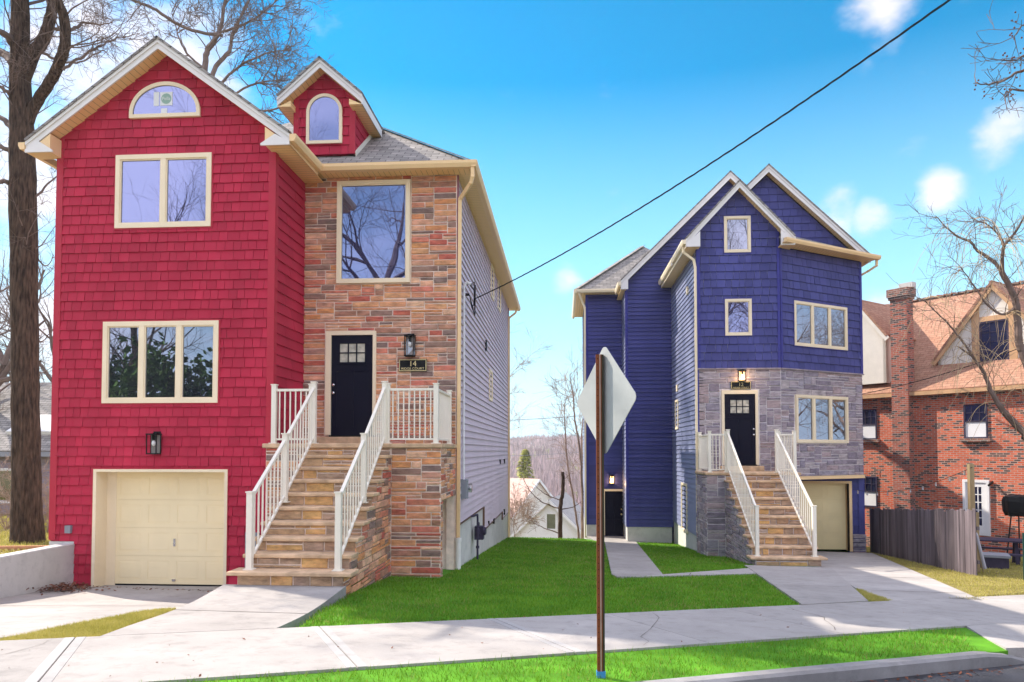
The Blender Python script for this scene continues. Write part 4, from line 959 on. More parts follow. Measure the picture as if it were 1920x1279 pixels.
# =================================================================== BLUE HOUSE
blu = thing('house', (6.5, 23, -1.5), 'blue shingled house with three steep gables, angled bay and grey stone base', 'house', 'new houses')
fP = YF(22.4); PX0, PX1 = 4.15, 6.63
O_ = Vector((PX1, 22.4, 0)); Eb = Vector((9.83, 24.4, 0)); LB = (Eb - O_).length; fA = Fr(O_, Eb - O_, ((Eb - O_).y, -(Eb - O_).x, 0))
fW = XL(PX0)
zst = fP.uv(1385, 691)[1]; zsb = fA.uv(1600, 891)[1]
w1 = fP.rect(1357, 406, 1407, 474); w2 = fP.rect(1359, 561, 1409, 629.5); bd = fP.rect(1358, 739, 1416, 871); bdf = fP.rect(1353, 732, 1421, 872)
pxm = (PX0 + PX1) / 2; p1 = at(1386, 335, 22.02); s1 = (p1.z - at(1288, 441, 22.02).z) / (p1.x - at(1288, 441, 22.02).x); pa = p1.z - .205; pz = pa - s1 * (PX1 - PX0) / 2
pp = [(PX0, zst), (PX1, zst), (PX1, pz), (pxm, pa), (PX0, pz)]
mb = MB(); backing(mb, fP, [(PX0, -2.6), (PX1, -2.6), (PX1, pz), (pxm, pa), (PX0, pz)], [bdf]); mb.build('entrance_wall', M['mortarb'], blu)
mb = MB(); shakes(mb, fP, pp, [w1, w2], 21, .25, (.16, .32)); mb.build('front_shingles', M['blue'], blu)
mb = MB(); stones(mb, fP, [(PX0, .3), (PX1, .3), (PX1, zst - .03), (PX0, zst - .03)], [bdf], 22, uh=.085, uw=.11, ws=(3, 6), hs=(1, 2, 2, 3)); mb.build('stone_veneer', M['stoneb'], blu)
# angled bay
def fr4(f, x0, ya, yb, x1, yc, yd):
    a, b, c, d = f.uv(x0, ya), f.uv(x0, yb), f.uv(x1, yc), f.uv(x1, yd); return (a[0], (b[1] + d[1]) / 2, c[0], (a[1] + c[1]) / 2)
bw1 = fr4(fA, 1487, 562, 646, 1586, 579, 659); bw2 = fr4(fA, 1490, 740, 829, 1587, 745, 832)
zbe = fA.uv(1612, 492)[1]
apoly = [(0, zsb), (LB, zsb), (LB, zbe), (0, zbe)]
mb = MB(); backing(mb, fA, apoly); mb.build('bay_wall', M['mortarb'], blu)
mb = MB(); shakes(mb, fA, [(0, zst), (LB, zst), (LB, zbe), (0, zbe)], [bw1], 23, .25, (.16, .32)); mb.build('bay_shingles', M['blue'], blu)
mb = MB(); stones(mb, fA, [(0, zsb), (LB, zsb), (LB, zst - .03), (0, zst - .03)], [bw2], 24, uh=.085, uw=.11, ws=(3, 6), hs=(1, 2, 2, 3)); mb.build('bay_stone', M['stoneb'], blu)
mb = MB(); mb.fbox(fP, PX0 - .02, zst - .03, 0, PX1, zst + .01, .065); mb.fbox(fA, 0, zst - .03, 0, LB + .04, zst + .01, .065); mb.build('stone_ledge', M['stoneb'], blu)
mb = MB(); mb.fbox(fA, .1, zsb - .1, -.2, LB + .02, zsb, .05); mb.build('bay_skirt', M['tan'], blu)
mb = MB(); mb.prism([O_ + Vector((0, 0, zsb)), Eb + Vector((0, 0, zsb)), (9.83, 24.5, zsb), (6.63, 24.5, zsb)], (0, 0, .05)); mb.build('bay_underside', M['soff_u'], blu)
pieces('corner_trim', 'bluetrim', blu, fP, [(PX0 - .03, zst, -.02, PX0 + .08, pz, .035), (PX1 - .08, zst + .01, -.02, PX1, pz, .04)])
pieces('corner_trim', 'bluetrim', blu, fA, [(-.0, zst + .01, -.02, .08, zbe, .04), (LB - .08, zst + .01, -.02, LB + .03, zbe, .04)])
for f, h in ((fP, w1), (fP, w2), (fA, bw1)): casing(blu, f, h, 'bluetrim')
window(blu, fP, w1, 1, .075); window(blu, fP, w2, 1, .075, glass='glassb'); window(blu, fA, bw1, 3, .08); window(blu, fA, bw2, 3, .08, proud=.07)
entry_door(blu, fP, bd, bdf, 1)
plaque(blu, fP, fP.rect(1370, 715.5, 1407, 730.5), '12')
r = fP.rect(1382, 694, 1398, 715.5); lantern(blu, fP, (r[0] + r[2]) / 2, r[1], r[3], .19, True, .17, True)
# left walls stepping back
Y2, X2, Y3, X3 = 27.6, 2.42, 29.3, .97; fW2 = YF(Y2); fW2s = XL(X2); fW3 = YF(Y3); fW3s = XL(X3)
zw = fW.uv(1265, 990)[1]
zf1 = -1.15
def wall(name, fr, poly, holes=(), course=.155, mat='blue'):
    mb = MB(); backing(mb, fr, poly, holes); clap(mb, fr, poly, holes, course, .032); return mb.build(name, M[mat], blu)
wall('side_wall', fW, [(22.4, zf1), (Y2, zf1), (Y2, 8.2), (22.4, 8.2)], (), .155, 'bluelap_glare')
mb = MB(); mb.fbox(fW, 22.36, -1.2, -.02, 22.5, 8.1, .03); mb.build('corner_trim', M['bluetrim'], blu)
P2a = at(1370, 319, 27.22); P2h_l = at(1163, 527, 27.22); s2 = .985; h2 = P2a.x - P2h_l.x; xr2 = P2a.x + h2
zf2 = fW2.uv(1200, 988)[1] 
z2w = lambda x: P2a.z - .30 - s2 * abs(x - P2a.x)
wall('gable_wall', fW2, [(X2, zf2), (9.8, zf2), (9.8, z2w(9.8)), (P2a.x, z2w(P2a.x)), (X2, z2w(X2))])
zf3 = -1.1
wall('side_wall', fW2s, [(Y2, zf2), (Y3, zf2), (Y3, 8.2), (Y2, 8.2)], (), .155, 'bluelap_glare')
d3 = fW3.rect(1134, 921, 1169, 1004); d3f = fW3.rect(1130, 917, 1173, 1004)
z3e = fW3.uv(1130, 549)[1]
wall('wing_wall', fW3, [(X3, zf2 - .1), (X2, zf2 - .1), (X2, z3e), (X3, z3e)], [d3f]); wall('wing_side', fW3s, [(Y3, zf2 - .1), (34.2, zf2 - .1), (34.2, z3e), (Y3, z3e)], (), .155, 'bluelap_glare')
mb = MB(); mb.fbox(fW, 22.5, -3.2, -.2, Y2, zf1, -.015); mb.fbox(fW2, X2 + .02, -3.5, -.2, 4.1, zf2, -.015); mb.fbox(fW2s, Y2 + .05, -3.5, -.2, Y3, zf2, -.015); mb.fbox(fW3, X3 + .02, -3.6, -.2, d3f[0], zf2 - .1, -.015); mb.fbox(fW3s, Y3 + .02, -5, -.2, 34.2, zf2 - .1, -.015); mb.build('foundation', M['found'], blu)
pieces('corner_trim', 'bluetrim', blu, fW3, [(X3 - .03, zf2 - .1, -.02, X3 + .07, z3e, .035)]); pieces('corner_trim', 'bluetrim', blu, fW2, [(X2 - .03, zf2, -.02, X2 + .07, 8.0, .035)])
mb = MB(); u0, v0, u1, v1 = d3; plate(mb, fW3, r2p(d3), lambda u, v: .0, -.05)
for i in (0, 1):
    for (a, b) in ((.08, .36), (.42, .66), (.72, .93)):
        x0 = u0 + (u1 - u0) * (.12 + .4 * i); x1 = x0 + (u1 - u0) * .34; mb.fbox(fW3, x0, v0 + (v1 - v0) * a, 0, x1, v0 + (v1 - v0) * b, .012)
dd = mb.build('door', M['navy'], blu); dd['label'] = 'dark six panel basement door'
k = MB(); k.sphere(fW3.p(u1 - .08, v0 + .85, .04), .035, 8, 6); k.sphere(fW3.p(u1 - .08, v0 + 1.05, .03), .03, 8, 6); k.build('handle', M['gold'], dd)
mb = MB(); mb.fbox(fW3, d3f[0], d3[1], -.05, u0, d3f[3], .06); mb.fbox(fW3, u1, d3[1], -.05, d3f[2], d3f[3], .06); mb.fbox(fW3, u0, v1, -.05, u1, d3f[3], .058); mb.build('door_frame', M['cream'], blu)
r = fW3.rect(1142, 890, 1152, 907); lantern(blu, fW3, (r[0] + r[2]) / 2, r[1], r[3], .19, True, .17, True)
# side windows / vents on the sunlit left wall
def bwin(px0, py0, px1, py1): a = fW.rect(px0, py0, px1, py1); return window(blu, fW, (min(a[0], a[2]), a[1], max(a[0], a[2]), a[3]), 1, .07)
bwin(1268, 750, 1273.5, 805); bwin(1280, 906, 1290, 997)
for px, py in ((1291, 545), (1272, 728)):
    u, v = fW.uv(px, py); pieces('wall_vent', 'cream', blu, fW, [(u - .1, v - .12, 0, u + .1, v + .12, .07)])
# garage under the bay
YGa = 24.45; fGa = YF(YGa); gA = fGa.rect(1470, 903, 1592, 1030); zg = -1.80
gwp = [(6.4, zg - .4), (9.83, zg - .4), (9.83, zsb + .1), (6.4, zsb + .1)]; ghole = (6.6, zg - .5, gA[2], gA[3])
mb = MB(); backing(mb, fGa, gwp, [ghole]); shakes(mb, fGa, gwp, [ghole], 29, .25, (.16, .32)); mb.build('garage_wall', M['blue'], blu)
mb = MB(); mb.fbox(fGa, gA[2], zg, -.3, gA[2] + .09, gA[3] + .02, .045); mb.fbox(fGa, 6.6, gA[3] - .06, -.3, gA[2], gA[3] + .02, .045); mb.build('garage_frame', M['tan'], blu)
mb = MB(); mb.fbox(fGa, 9.72, zg, -.02, 9.86, zsb, .04); mb.build('corner_trim', M['bluetrim'], blu)
garage_door(blu, YF(YGa + .22), (6.66, zg + .03, gA[2] - .02, gA[3] - .06), 4, 4, mat='garageb')
mb = MB(); pr_ = fGa.rect(1598, 1001, 1617, 1033); stones(mb, fGa, [(pr_[0], zg - .2), (9.9, zg - .2), (9.9, pr_[3]), (pr_[0], pr_[3])], [], 31, uh=.07, uw=.09, thick=(.06, .075)); mb.build('pier_stone', M['stoneb'], blu)
# right side and rear, closing the body
BB = 29.5
mb = MB(); fRt = XR(9.83); rp = [(24.4, -3), (BB, -6), (BB, 8), (24.4, 8)]; backing(mb, fRt, rp); clap(mb, fRt, rp, [], .115, .02); mb.build('side_wall', M['blue'], blu)
mb = MB(); fRr = Fr((0, BB, 0), (-1, 0, 0), (0, 1, 0)); backing(mb, fRr, [(-9.83, -6), (-X3, -6), (-X3, 7.4), (-X2, z2w(X2)), (-P2a.x, z2w(P2a.x)), (-9.83, z2w(9.83))]); mb.build('rear_wall', M['blue'], blu)
mb = MB(); mb.box((X3 + .05, 34.04, -6), (4.4, 34.2, z3e)); mb.box((4.4, BB, -6), (4.56, 34.2, z3e)); mb.build('rear_wing_wall', M['blue'], blu)
# --- roofs
p1 = at(1386, 335, 22.02); s1 = (p1.z - at(1288, 441, 22.02).z) / (p1.x - at(1288, 441, 22.02).x); h1 = 1.24 + .40
p1x = pxm
gable_roof(blu, p1x, p1.z, h1, s1, 22.02, 29, fas=.2, wall_y=22.4)
ze1 = p1.z - s1 * h1
for s in (-1, 1):
    mb = MB(); xe, xw = p1x + s * (h1 - .02), p1x + s * 1.2; ze_ = p1.z - .28 - s1 * (h1 - .02); zw_ = p1.z - .28 - s1 * 1.2
    mb.prism([(xe, 22.05, ze_ - .02), (xw, 22.05, ze_ - .02), (xw, 22.05, zw_), (xe, 22.05, ze_ + .05)], (0, .03, 0)); mb.build('return_face', M['white'], blu)
for s in (-1, 1):
    mb = MB(); xe, xw = p1x + s * (h1 - .02), p1x + s * 1.2; ze_ = p1.z - .3 - s1 * (h1 - .02)
    mb.prism([(xe, 22.08, ze_), (xw, 22.08, ze_), (xw, 27.6 if s < 0 else 24, ze_), (xe, 27.6 if s < 0 else 24, ze_)], (0, 0, .02)); mb.build('soffit', M['soff_v'], blu)
gutter(blu, (p1x - h1 + .004, 22.03, ze1 - .2), (p1x - h1 + .004, 27.5, ze1 - .2), (-1, 0, 0), mat='cream')
mb = MB(); mb.box((p1x - h1, 22.08, ze1 - .3), (p1x - h1 + .025, 27.55, ze1 - .08)); mb.build('fascia', M['cream'], blu)
downspout(blu, [(p1x - h1 - .03, 22.3, ze1 - .2), (p1x - h1 - .03, 22.3, ze1 - .38), (PX0 - .1, 22.36, ze1 - .62), (PX0 - .06, 22.37, ze1 - .85), (PX0 - .06, 22.37, -1.0)], mat='cream')
# second gable (main body)
gable_roof(blu, P2a.x, P2a.z, h2, s2, 27.22, BB + .4, fas=.24, wall_y=27.6)
ze2 = P2a.z - s2 * h2
mb = MB(); xe, xw = P2a.x - (h2 - .02), X2 + .06; mb.prism([(xe, 27.25, ze2 - .36), (xw, 27.25, ze2 - .36), (xw, 27.25, P2a.z - .3 - s2 * (P2a.x - xw)), (xe, 27.25, ze2 - .26)], (0, .03, 0)); mb.build('return_face', M['white'], blu)
mb = MB(); mb.prism([(xe, 27.28, ze2 - .35), (X2, 27.28, ze2 - .35), (X2, Y3, ze2 - .35), (xe, Y3, ze2 - .35)], (0, 0, .02)); mb.build('soffit', M['soff_v'], blu)
gutter(blu, (xe, 27.2, ze2 - .22), (xe, Y3 - .4, ze2 - .22), (-1, 0, 0), mat='cream')
# third gable over the bay
Y3g = 24.62; yo = 24.24; p3 = at(1442, 306, yo); e3 = at(1634, 477, yo); s3 = (p3.z - e3.z) / (e3.x - p3.x); h3 = e3.x - p3.x
gable_roof(blu, p3.x, p3.z, h3, s3, yo, BB + .4, fas=.22, wall_y=Y3g)
f3 = YF(Y3g); g3 = lambda x: p3.z - .3 - s3 * abs(x - p3.x)
q3 = [(4.3, 7.9), (9.83, 7.9), (9.83, max(7.95, g3(9.83))), (p3.x, g3(p3.x)), (4.3, g3(4.3))]
mb = MB(); backing(mb, f3, q3); shakes(mb, f3, q3, [], 25, .25, (.16, .32)); mb.build('upper_gable_wall', M['blue'], blu)
# skirt roof over the bay
ov = .42; zA = zbe + .12
dist = lambda p: (Vector((p[0], p[1], 0)) - O_).dot(-fA.N) + ov
zk = lambda p: zA + .02 + .5 * dist(p)
ea, eb = fA.p(-.2, 0, ov), fA.p(LB + .32, 0, ov); pc, pd = (10.25, 24.62), (6.3, 24.62)
mb = MB(); slab(mb, [(p[0], p[1], zk(p)) for p in ((ea.x, ea.y), (eb.x, eb.y), pc, pd)], .05); mb.build('skirt_roof', M['shingle'], blu)
mb = MB(); mb.prism([fA.p(-.25, zA - .09, ov - .02), fA.p(LB + .3, zA - .09, ov - .02), fA.p(LB + .3, zA - .09, 0), fA.p(-.0, zA - .09, 0)], (0, 0, .02)); mb.build('soffit', M['soff_u'], blu)
g1 = fA.p(-.25, zA - .1, ov - .01); g2 = fA.p(LB + .36, zA - .1, ov - .01); gutter(blu, g1, g2, fA.N)
downspout(blu, [fA.p(LB + .3, zA - .1, ov - .02), fA.p(LB + .3, zA - .28, ov - .02), fA.p(LB + .22, zA - .42, .15), fA.p(LB + .1, zA - .55, -.1), fA.p(LB + .1, zA - 2.2, -.15)])
mb = MB(); mb.box((9.83, 24.45, zA - .09), (e3.x - .03, BB, zA - .07)); mb.build('soffit', M['soff_v'], blu)
mb = MB(); gutter(blu, (e3.x - .04, 24.3, e3.z - .2), (e3.x - .04, BB, e3.z - .2), (1, 0, 0))
# hip roof of the left wing
ye3, xe3 = Y3 - .42, X3 - .42; ze3 = fW3.uv(1120, 545)[1] - .05; s4 = .85; zr4 = at(1190, 468, 32.3).z; run4 = (zr4 - ze3) / s4
mb = MB(); slab(mb, [(xe3, ye3, ze3), (xe3 + 2 * run4, ye3, ze3), (xe3 + run4 * 1.02, ye3 + run4, zr4), (xe3 + run4, ye3 + run4, zr4)], .05); slab(mb, [(xe3, ye3, ze3), (xe3 + run4, ye3 + run4, zr4), (xe3 + run4, 34.6, zr4), (xe3, 34.6, ze3)], .05); slab(mb, [(xe3 + 2 * run4, ye3, ze3), (xe3 + run4, ye3 + run4, zr4), (xe3 + run4, 34.6, zr4), (xe3 + 2 * run4, 34.6, ze3)], .05)
mb.bar((xe3, ye3, ze3 + .03), (xe3 + run4, ye3 + run4, zr4 + .03), .25, .02); mb.build('wing_roof', M['shingle'], blu)
mb = MB(); mb.prism([(xe3 + .01, ye3 + .02, ze3 - .12), (2.4, ye3 + .02, ze3 - .12), (2.4, Y3, ze3 - .12), (xe3 + .01, Y3, ze3 - .12)], (0, 0, .02)); mb.prism([(xe3 + .01, Y3, ze3 - .12), (X3, Y3, ze3 - .12), (X3, 34.2, ze3 - .12), (xe3 + .01, 34.2, ze3 - .12)], (0, 0, .02)); mb.build('soffit', M['soff_u'], blu)
gutter(blu, (xe3, ye3 + .02, ze3 - .12), (2.2, ye3 + .02, ze3 - .12), (0, -1, 0), mat='cream'); gutter(blu, (xe3 + .02, ye3 - .05, ze3 - .122), (xe3 + .02, 34.6, ze3 - .122), (-1, 0, 0), mat='cream')
downspout(blu, [(xe3 + .1, ye3 + .0, ze3 - .12), (X3 - .15, Y3 - .1, ze3 - .45), (X3 - .06, Y3 - .05, ze3 - .65), (X3 - .06, Y3 - .05, -2.0)], mat='cream')
# stairs
ZBb, ZTb = -1.255, .885; BX0, BX1 = 4.60, 6.12; YL = 20.8; LXa, LXb = 4.08, 6.62
staircase(blu, BX0, BX1, YL, ZBb, ZTb, 10, .345, 'stoneb', 'mortarb', 'tread', -1, 170, 'stonet')
fBL = YF(YL); fBs = XL(LXa); fBr = XR(LXb)
mb = MB(); backing(mb, fBL, [(LXa + .02, -2.2), (LXb - .02, -2.2), (LXb - .02, .8), (LXa + .02, .8)]); backing(mb, fBs, [(YL + .03, -2.2), (22.38, -2.2), (22.38, .8), (YL + .03, .8)]); backing(mb, fBr, [(YL + .03, -2.4), (22.38, -2.4), (22.38, .8), (YL + .03, .8)]); mb.box((LXa, YL + .05, .7), (LXb - .01, 22.4, .799)); mb.box((LXa - .013, YL - .012, -2), (LXa + .012, YL + .1, .799)); mb.build('landing_base', M['mortarb'], blu)
one('landing_stone', 'stoneb', blu, fBL, [(LXa - .02, -1.7), (BX0 - .02, -1.7), (BX0 - .02, .8), (LXa - .02, .8)], [], 191, uh=.085, uw=.11, hs=(1, 2, 2, 3)); one('landing_stone', 'stoneb', blu, fBs, [(YL - .02, -1.8), (22.4, -1.8), (22.4, .8), (YL - .02, .8)], [], 192, uh=.085, uw=.11, hs=(1, 2, 2, 3)); one('landing_stone', 'stoneb', blu, fBL, [(BX1 + .02, -1.8), (LXb, -1.8), (LXb, .8), (BX1 + .02, .8)], [], 193, uh=.085, uw=.11, hs=(1, 2, 2, 3))
one('landing_stone', 'stoneb', blu, fBr, [(YL - .02, -2), (22.4, -2), (22.4, .8), (YL - .02, .8)], [], 194, uh=.085, uw=.11, hs=(1, 2, 2, 3))
mb = MB(); stones(mb, fBL, [(BX0, ZTb - .25), (BX1, ZTb - .25), (BX1, .81), (BX0, .81)], [], 195, uh=.05, ws=(2, 5), hs=(2, 3)); mb.build('top_riser', M['stonet'], blu)
mb = MB(); mb.box((LXa - .05, YL - .06, .81), (LXb + .05, 22.39, ZTb)); mb.box((bdf[0] - .1, 22.1, ZTb), (bdf[2] + .1, 22.4, bd[1] - .04)); t = mb.build('landing', M['tread'], blu); bv = t.modifiers.new('bevel', 'BEVEL'); bv.width = .012
hb = (ZTb - ZBb) / 10; xl, xrr = BX0 + .08, BX1 - .09
for x in (xl, xrr): railing(blu, [(x, 17.86, ZBb + hb), (x, YL + .03, ZTb)], 1.16, [19], .12, 'sloping stair railing')
railing(blu, [(LXa + .09, 22.3, ZTb), (LXa + .09, YL + .06, ZTb), (xl - .05, YL + .06, ZTb)], 1.12, [9, 4], .08)
railing(blu, [(xrr + .05, YL + .06, ZTb), (LXb - .09, YL + .06, ZTb), (LXb - .09, 22.3, ZTb)], 1.12, [4, 9], .08)

# =================================================================== TREES
def cdp(px, py, zc): d = ray(px, py); return _C + d * (zc / d.dot(_fw))
def curve_pts(P, n=5):
    P = [V3(p) for p in P]; out = []
    for k in range(len(P) - 1):
        p0 = P[max(0, k - 1)]; p1 = P[k]; p2 = P[k + 1]; p3 = P[min(len(P) - 1, k + 2)]
        for i in range(n):
            t = i / n; out.append(.5 * ((2 * p1) + (p2 - p0) * t + (2 * p0 - 5 * p1 + 4 * p2 - p3) * t * t + (3 * p1 - p0 - 3 * p2 + p3) * t ** 3))
    out.append(P[-1]); return out
def rint(rs, n): return [float(np.interp(i / (n - 1) * (len(rs) - 1), range(len(rs)), rs)) for i in range(n)]
def limb(mb, P, rs, seg=8, jit=0, rg=None, n=5):
    pts = curve_pts(P, n)
    if jit: pts = [p + Vector((rg.uniform(-jit, jit), rg.uniform(-jit, jit), rg.uniform(-jit, jit))) for p in pts]
    mb.tube(pts, rint(rs, len(pts)), seg); return pts
def grow(mb, p, d, L, r, lvl, rg, up=.05, kids=(3, 5), spread=(25, 60), wig=.16, minr=.004, shrink=.62, tw=None):
    n = max(3, min(7, int(L / .25))); pts = [Vector(p)]; d = Vector(d).normalized(); rr = [r]
    for i in range(n):
        d = (d + Vector((rg.gauss(0, wig), rg.gauss(0, wig), rg.gauss(0, wig) + up))).normalized(); pts.append(pts[-1] + d * (L / n)); rr.append(max(minr, r * (1 - .75 * (i + 1) / n)))
    (tw if (tw is not None and r < .03) else mb).tube(pts, rr, 6 if r > .05 else (4 if r > .015 else 3), cap=False)
    if lvl <= 0: return
    for k in range(rg.randint(*kids)):
        f = rg.uniform(.25, .98); i = min(n - 1, int(f * n)); q = pts[i].lerp(pts[i + 1], f * n - i); dd = (pts[i + 1] - pts[i]).normalized()
        ax = dd.orthogonal().normalized(); ax = (ax * math.cos(1) + dd.cross(ax) * 0); from_a = rg.uniform(0, 2 * math.pi)
        side = (dd.orthogonal().normalized() * math.cos(from_a) + dd.cross(dd.orthogonal().normalized()) * math.sin(from_a))
        a = R(rg.uniform(*spread)); nd = dd * math.cos(a) + side * math.sin(a)
        grow(mb, q, nd, L * rg.uniform(shrink - .15, shrink + .15), max(minr, rr[i] * .6), lvl - 1, rg, up, kids, spread, wig, minr, shrink, tw)
def sprout(mb, pts, rg, n, L, r, lvl, f0=.1, **kw):
    for k in range(n):
        f = rg.uniform(f0, 1) * (len(pts) - 1); i = min(len(pts) - 2, int(f)); q = pts[i].lerp(pts[i + 1], f - i); dd = (pts[i + 1] - pts[i]).normalized()
        o = dd.orthogonal().normalized(); a = rg.uniform(0, 6.283); side = o * math.cos(a) + dd.cross(o) * math.sin(a); b = R(rg.uniform(30, 70))
        grow(mb, q, dd * math.cos(b) + side * math.sin(b), L * rg.uniform(.6, 1.2), r, lvl, rg, **kw)
def bare_tree(name, base, H, seed, label, group=None, r0=.22, lvl=4, mat='bark', lean=(0, 0), kids=(4, 6), fork=True, tmat='twig', crown_kids=None):
    rg = random.Random(seed); b = V3(base); t = thing(name, b, label, 'tree', group); tr = MB(); cr = MB()
    pts = [b - Vector((0, 0, .4))]; d = Vector((lean[0], lean[1], 1)).normalized(); n = 8
    for i in range(n): d = (d + Vector((rg.gauss(0, .05), rg.gauss(0, .05), .06))).normalized(); pts.append(pts[-1] + d * (H * .55 / n))
    tr.tube(pts, rint([r0 * 1.3, r0, r0 * .85, r0 * .6], len(pts)), 10); tr.build('trunk', M[mat], t, True)
    for k in range(rg.randint(6, 8)):
        i = rg.randint(3, n); a = rg.uniform(0, 6.28); el = R(rg.uniform(25, 65)); nd = Vector((math.cos(a) * math.cos(el), math.sin(a) * math.cos(el), math.sin(el)))
        grow(cr, pts[i], nd, H * rg.uniform(.25, .42), r0 * rg.uniform(.3, .5), lvl - 1, rg, .04, kids, (22, 58))
    grow(cr, pts[-1], Vector((.15, 0, 1)), H * .4, r0 * .55, lvl - 1, rg, .05, kids, (22, 50)); grow(cr, pts[-1], Vector((-.5, .1, 1)), H * .4, r0 * .5, lvl - 1, rg, .05, kids, (22, 50))
    cr.build('crown', M[tmat], t, False); return t

# the big trunk left of the red house
rg = random.Random(12); YT = 15.0
A = lambda px, py, dy=0: at(px, py, YT + dy)
base = A(52, 1012); bt = thing('tree', base, 'big bare tree with thick furrowed trunk standing left of the red house', 'tree')
tr = MB(); cr = MB()
tp_ = limb(tr, [A(54, 1060), A(52, 1012), A(50, 930), A(48, 760), A(46, 560), A(44, 400), A(41, 270), A(38, 150), A(37, 60), A(36, -60), A(28, -260), A(40, -420)], [.40, .335, .285, .268, .264, .272, .25, .21, .19, .17, .12, .07], 18, .012, rg, 6)
l2 = limb(tr, [A(44, 150), A(62, 102), A(79, 79, .2), A(93, 41, .3), A(100, 0, .4), A(118, -110, .5), A(110, -260, .6)], [.14, .135, .13, .12, .11, .09, .05], 12, .008, rg)
l3 = limb(tr, [A(46, 240), A(66, 197), A(93, 155, -.2), A(117, 103, -.4), A(123, 62, -.5), A(118, 25, -.6), A(103, -20, -.7), A(90, -160, -.9), A(130, -320, -1)], [.14, .115, .11, .11, .105, .10, .09, .06, .04], 12, .008, rg)
tr.build('trunk', M['bark'], bt, True)
SM = dict(kids=(2, 4), spread=(25, 60), wig=.2, minr=.0035)
def lim(P, rs, n, L, lvl=3, r=.012, seg=6):
    p = limb(cr, P, rs, seg, .02, rg); sprout(cr, p, rg, n, L, r, lvl, **SM); return p
lim([A(22, 80), A(8, 62, -.5), A(-30, 40, -1), A(-120, -40, -1.4)], [.09, .07, .05, .02], 6, .9)
lim([A(24, 118), A(2, 98, .5), A(-60, 70, 1), A(-160, 40, 1.4)], [.10, .08, .06, .02], 6, .9)
lim([A(28, 248), A(0, 220, .3), A(-60, 190, .6), A(-150, 190, 1)], [.07, .055, .04, .02], 6, .9)
lim([A(25, 286), A(0, 276), A(-80, 260)], [.06, .05, .02], 5, .8)
lim([A(25, 347), A(0, 340, -.3), A(-70, 350, -.7)], [.06, .05, .02], 5, .8)
lim([A(24, 182), A(4, 165, -.4), A(-40, 150)], [.05, .04, .02], 5, .8)
lim([A(117, 131, -.3), A(150, 108, -.2), A(186, 86, 0), A(222, 72, .3), A(262, 62, .6)], [.035, .03, .022, .015, .006], 12, .6, 2, .008, 5)
lim([A(104, 56, -.4), A(138, 55, 0), A(158, 43, .2), A(185, 46, .4), A(213, 41, .6)], [.045, .036, .026, .018, .008], 10, .5, 2, .008, 5)
lim([A(80, 100), A(108, 112, .5), A(150, 118, 1), A(190, 95, 1.5), A(205, 108, 1.8)], [.035, .03, .02, .014, .006], 10, .5, 2, .008, 5)
lim([A(60, 375), A(90, 345, .3), A(112, 325, .6)], [.03, .022, .008], 8, .5, 2, .008, 5)
lim([A(64, 470), A(85, 500, .4), A(100, 480, .6)], [.02, .014, .006], 6, .5, 2, .007, 5)
lim([A(66, 630), A(80, 640, .4), A(105, 610, .6)], [.02, .014, .006], 6, .5, 2, .007, 5)
sprout(cr, tp_[20:], rg, 16, 1.4, .02, 3, **SM); sprout(cr, l2, rg, 14, 1.3, .018, 3, .3, **SM); sprout(cr, l3, rg, 16, 1.3, .018, 3, .3, **SM)
sprout(cr, tp_[-20:], rg, 10, 2.2, .05, 4, **SM); sprout(cr, l2[-8:], rg, 8, 2.0, .04, 4, **SM); sprout(cr, l3[-8:], rg, 8, 2.0, .04, 4, **SM)
cr.build('crown', M['twig'], bt)

# tree rising behind the red house
rg = random.Random(31); YB = 33.0; B = lambda px, py, dy=0: at(px, py, YB + dy)
b0 = B(392, 1010); b0.z = terr(b0.x, b0.y); tb = thing('tree', b0, 'bare tree with spreading grey branches rising above the roof of the red house', 'tree')
tr = MB(); cr = MB()
limb(tr, [b0 - Vector((0, 0, .5)), B(390, 700), B(388, 400), B(385, 200)], [.38, .3, .25, .18], 12, .02, rg); tr.build('trunk', M['bark'], tb, True)
SM2 = dict(kids=(3, 4), spread=(22, 55), wig=.17, minr=.008)
def lim2(P, rs, n, L, lvl=3, r=.03):
    p = limb(cr, P, rs, 6, .03, rg); sprout(cr, p, rg, n, L, r, lvl, .25, **SM2)
lim2([B(387, 260), B(384, 128), B(393, 88), B(410, 62), B(424, 0), B(440, -60)], [.16, .14, .12, .10, .07, .04], 12, 2.2)
lim2([B(387, 280), B(400, 140), B(430, 97), B(437, 62), B(468, 0)], [.14, .11, .09, .07, .04], 12, 2.2)
lim2([B(416, 66), B(378, 61, -1), B(333, 45, -2), B(295, 20, -3), B(250, 0, -4), B(200, -25, -5)], [.085, .08, .075, .07, .06, .05], 8, 1.8, 3, .02)
lim2([B(395, 180), B(440, 130, 1), B(500, 100, 1.5), B(545, 95, 2)], [.08, .06, .04, .02], 12, 2.0)
lim2([B(405, 200), B(470, 160, -1), B(520, 150, -1.2)], [.07, .05, .02], 10, 1.8)
lim2([B(400, 240), B(470, 215, 1), B(530, 200, 1.2), B(560, 190, 1.4)], [.08, .06, .04, .02], 10, 1.6)
lim2([B(384, 130), B(350, 100), B(330, 55), B(322, 20)], [.06, .05, .03, .015], 8, 1.6)
lim2([B(420, 60), B(470, 40), B(510, 10), B(540, -20)], [.07, .05, .03, .015], 12, 1.9)
cr.build('crown', M['twig'], tb)
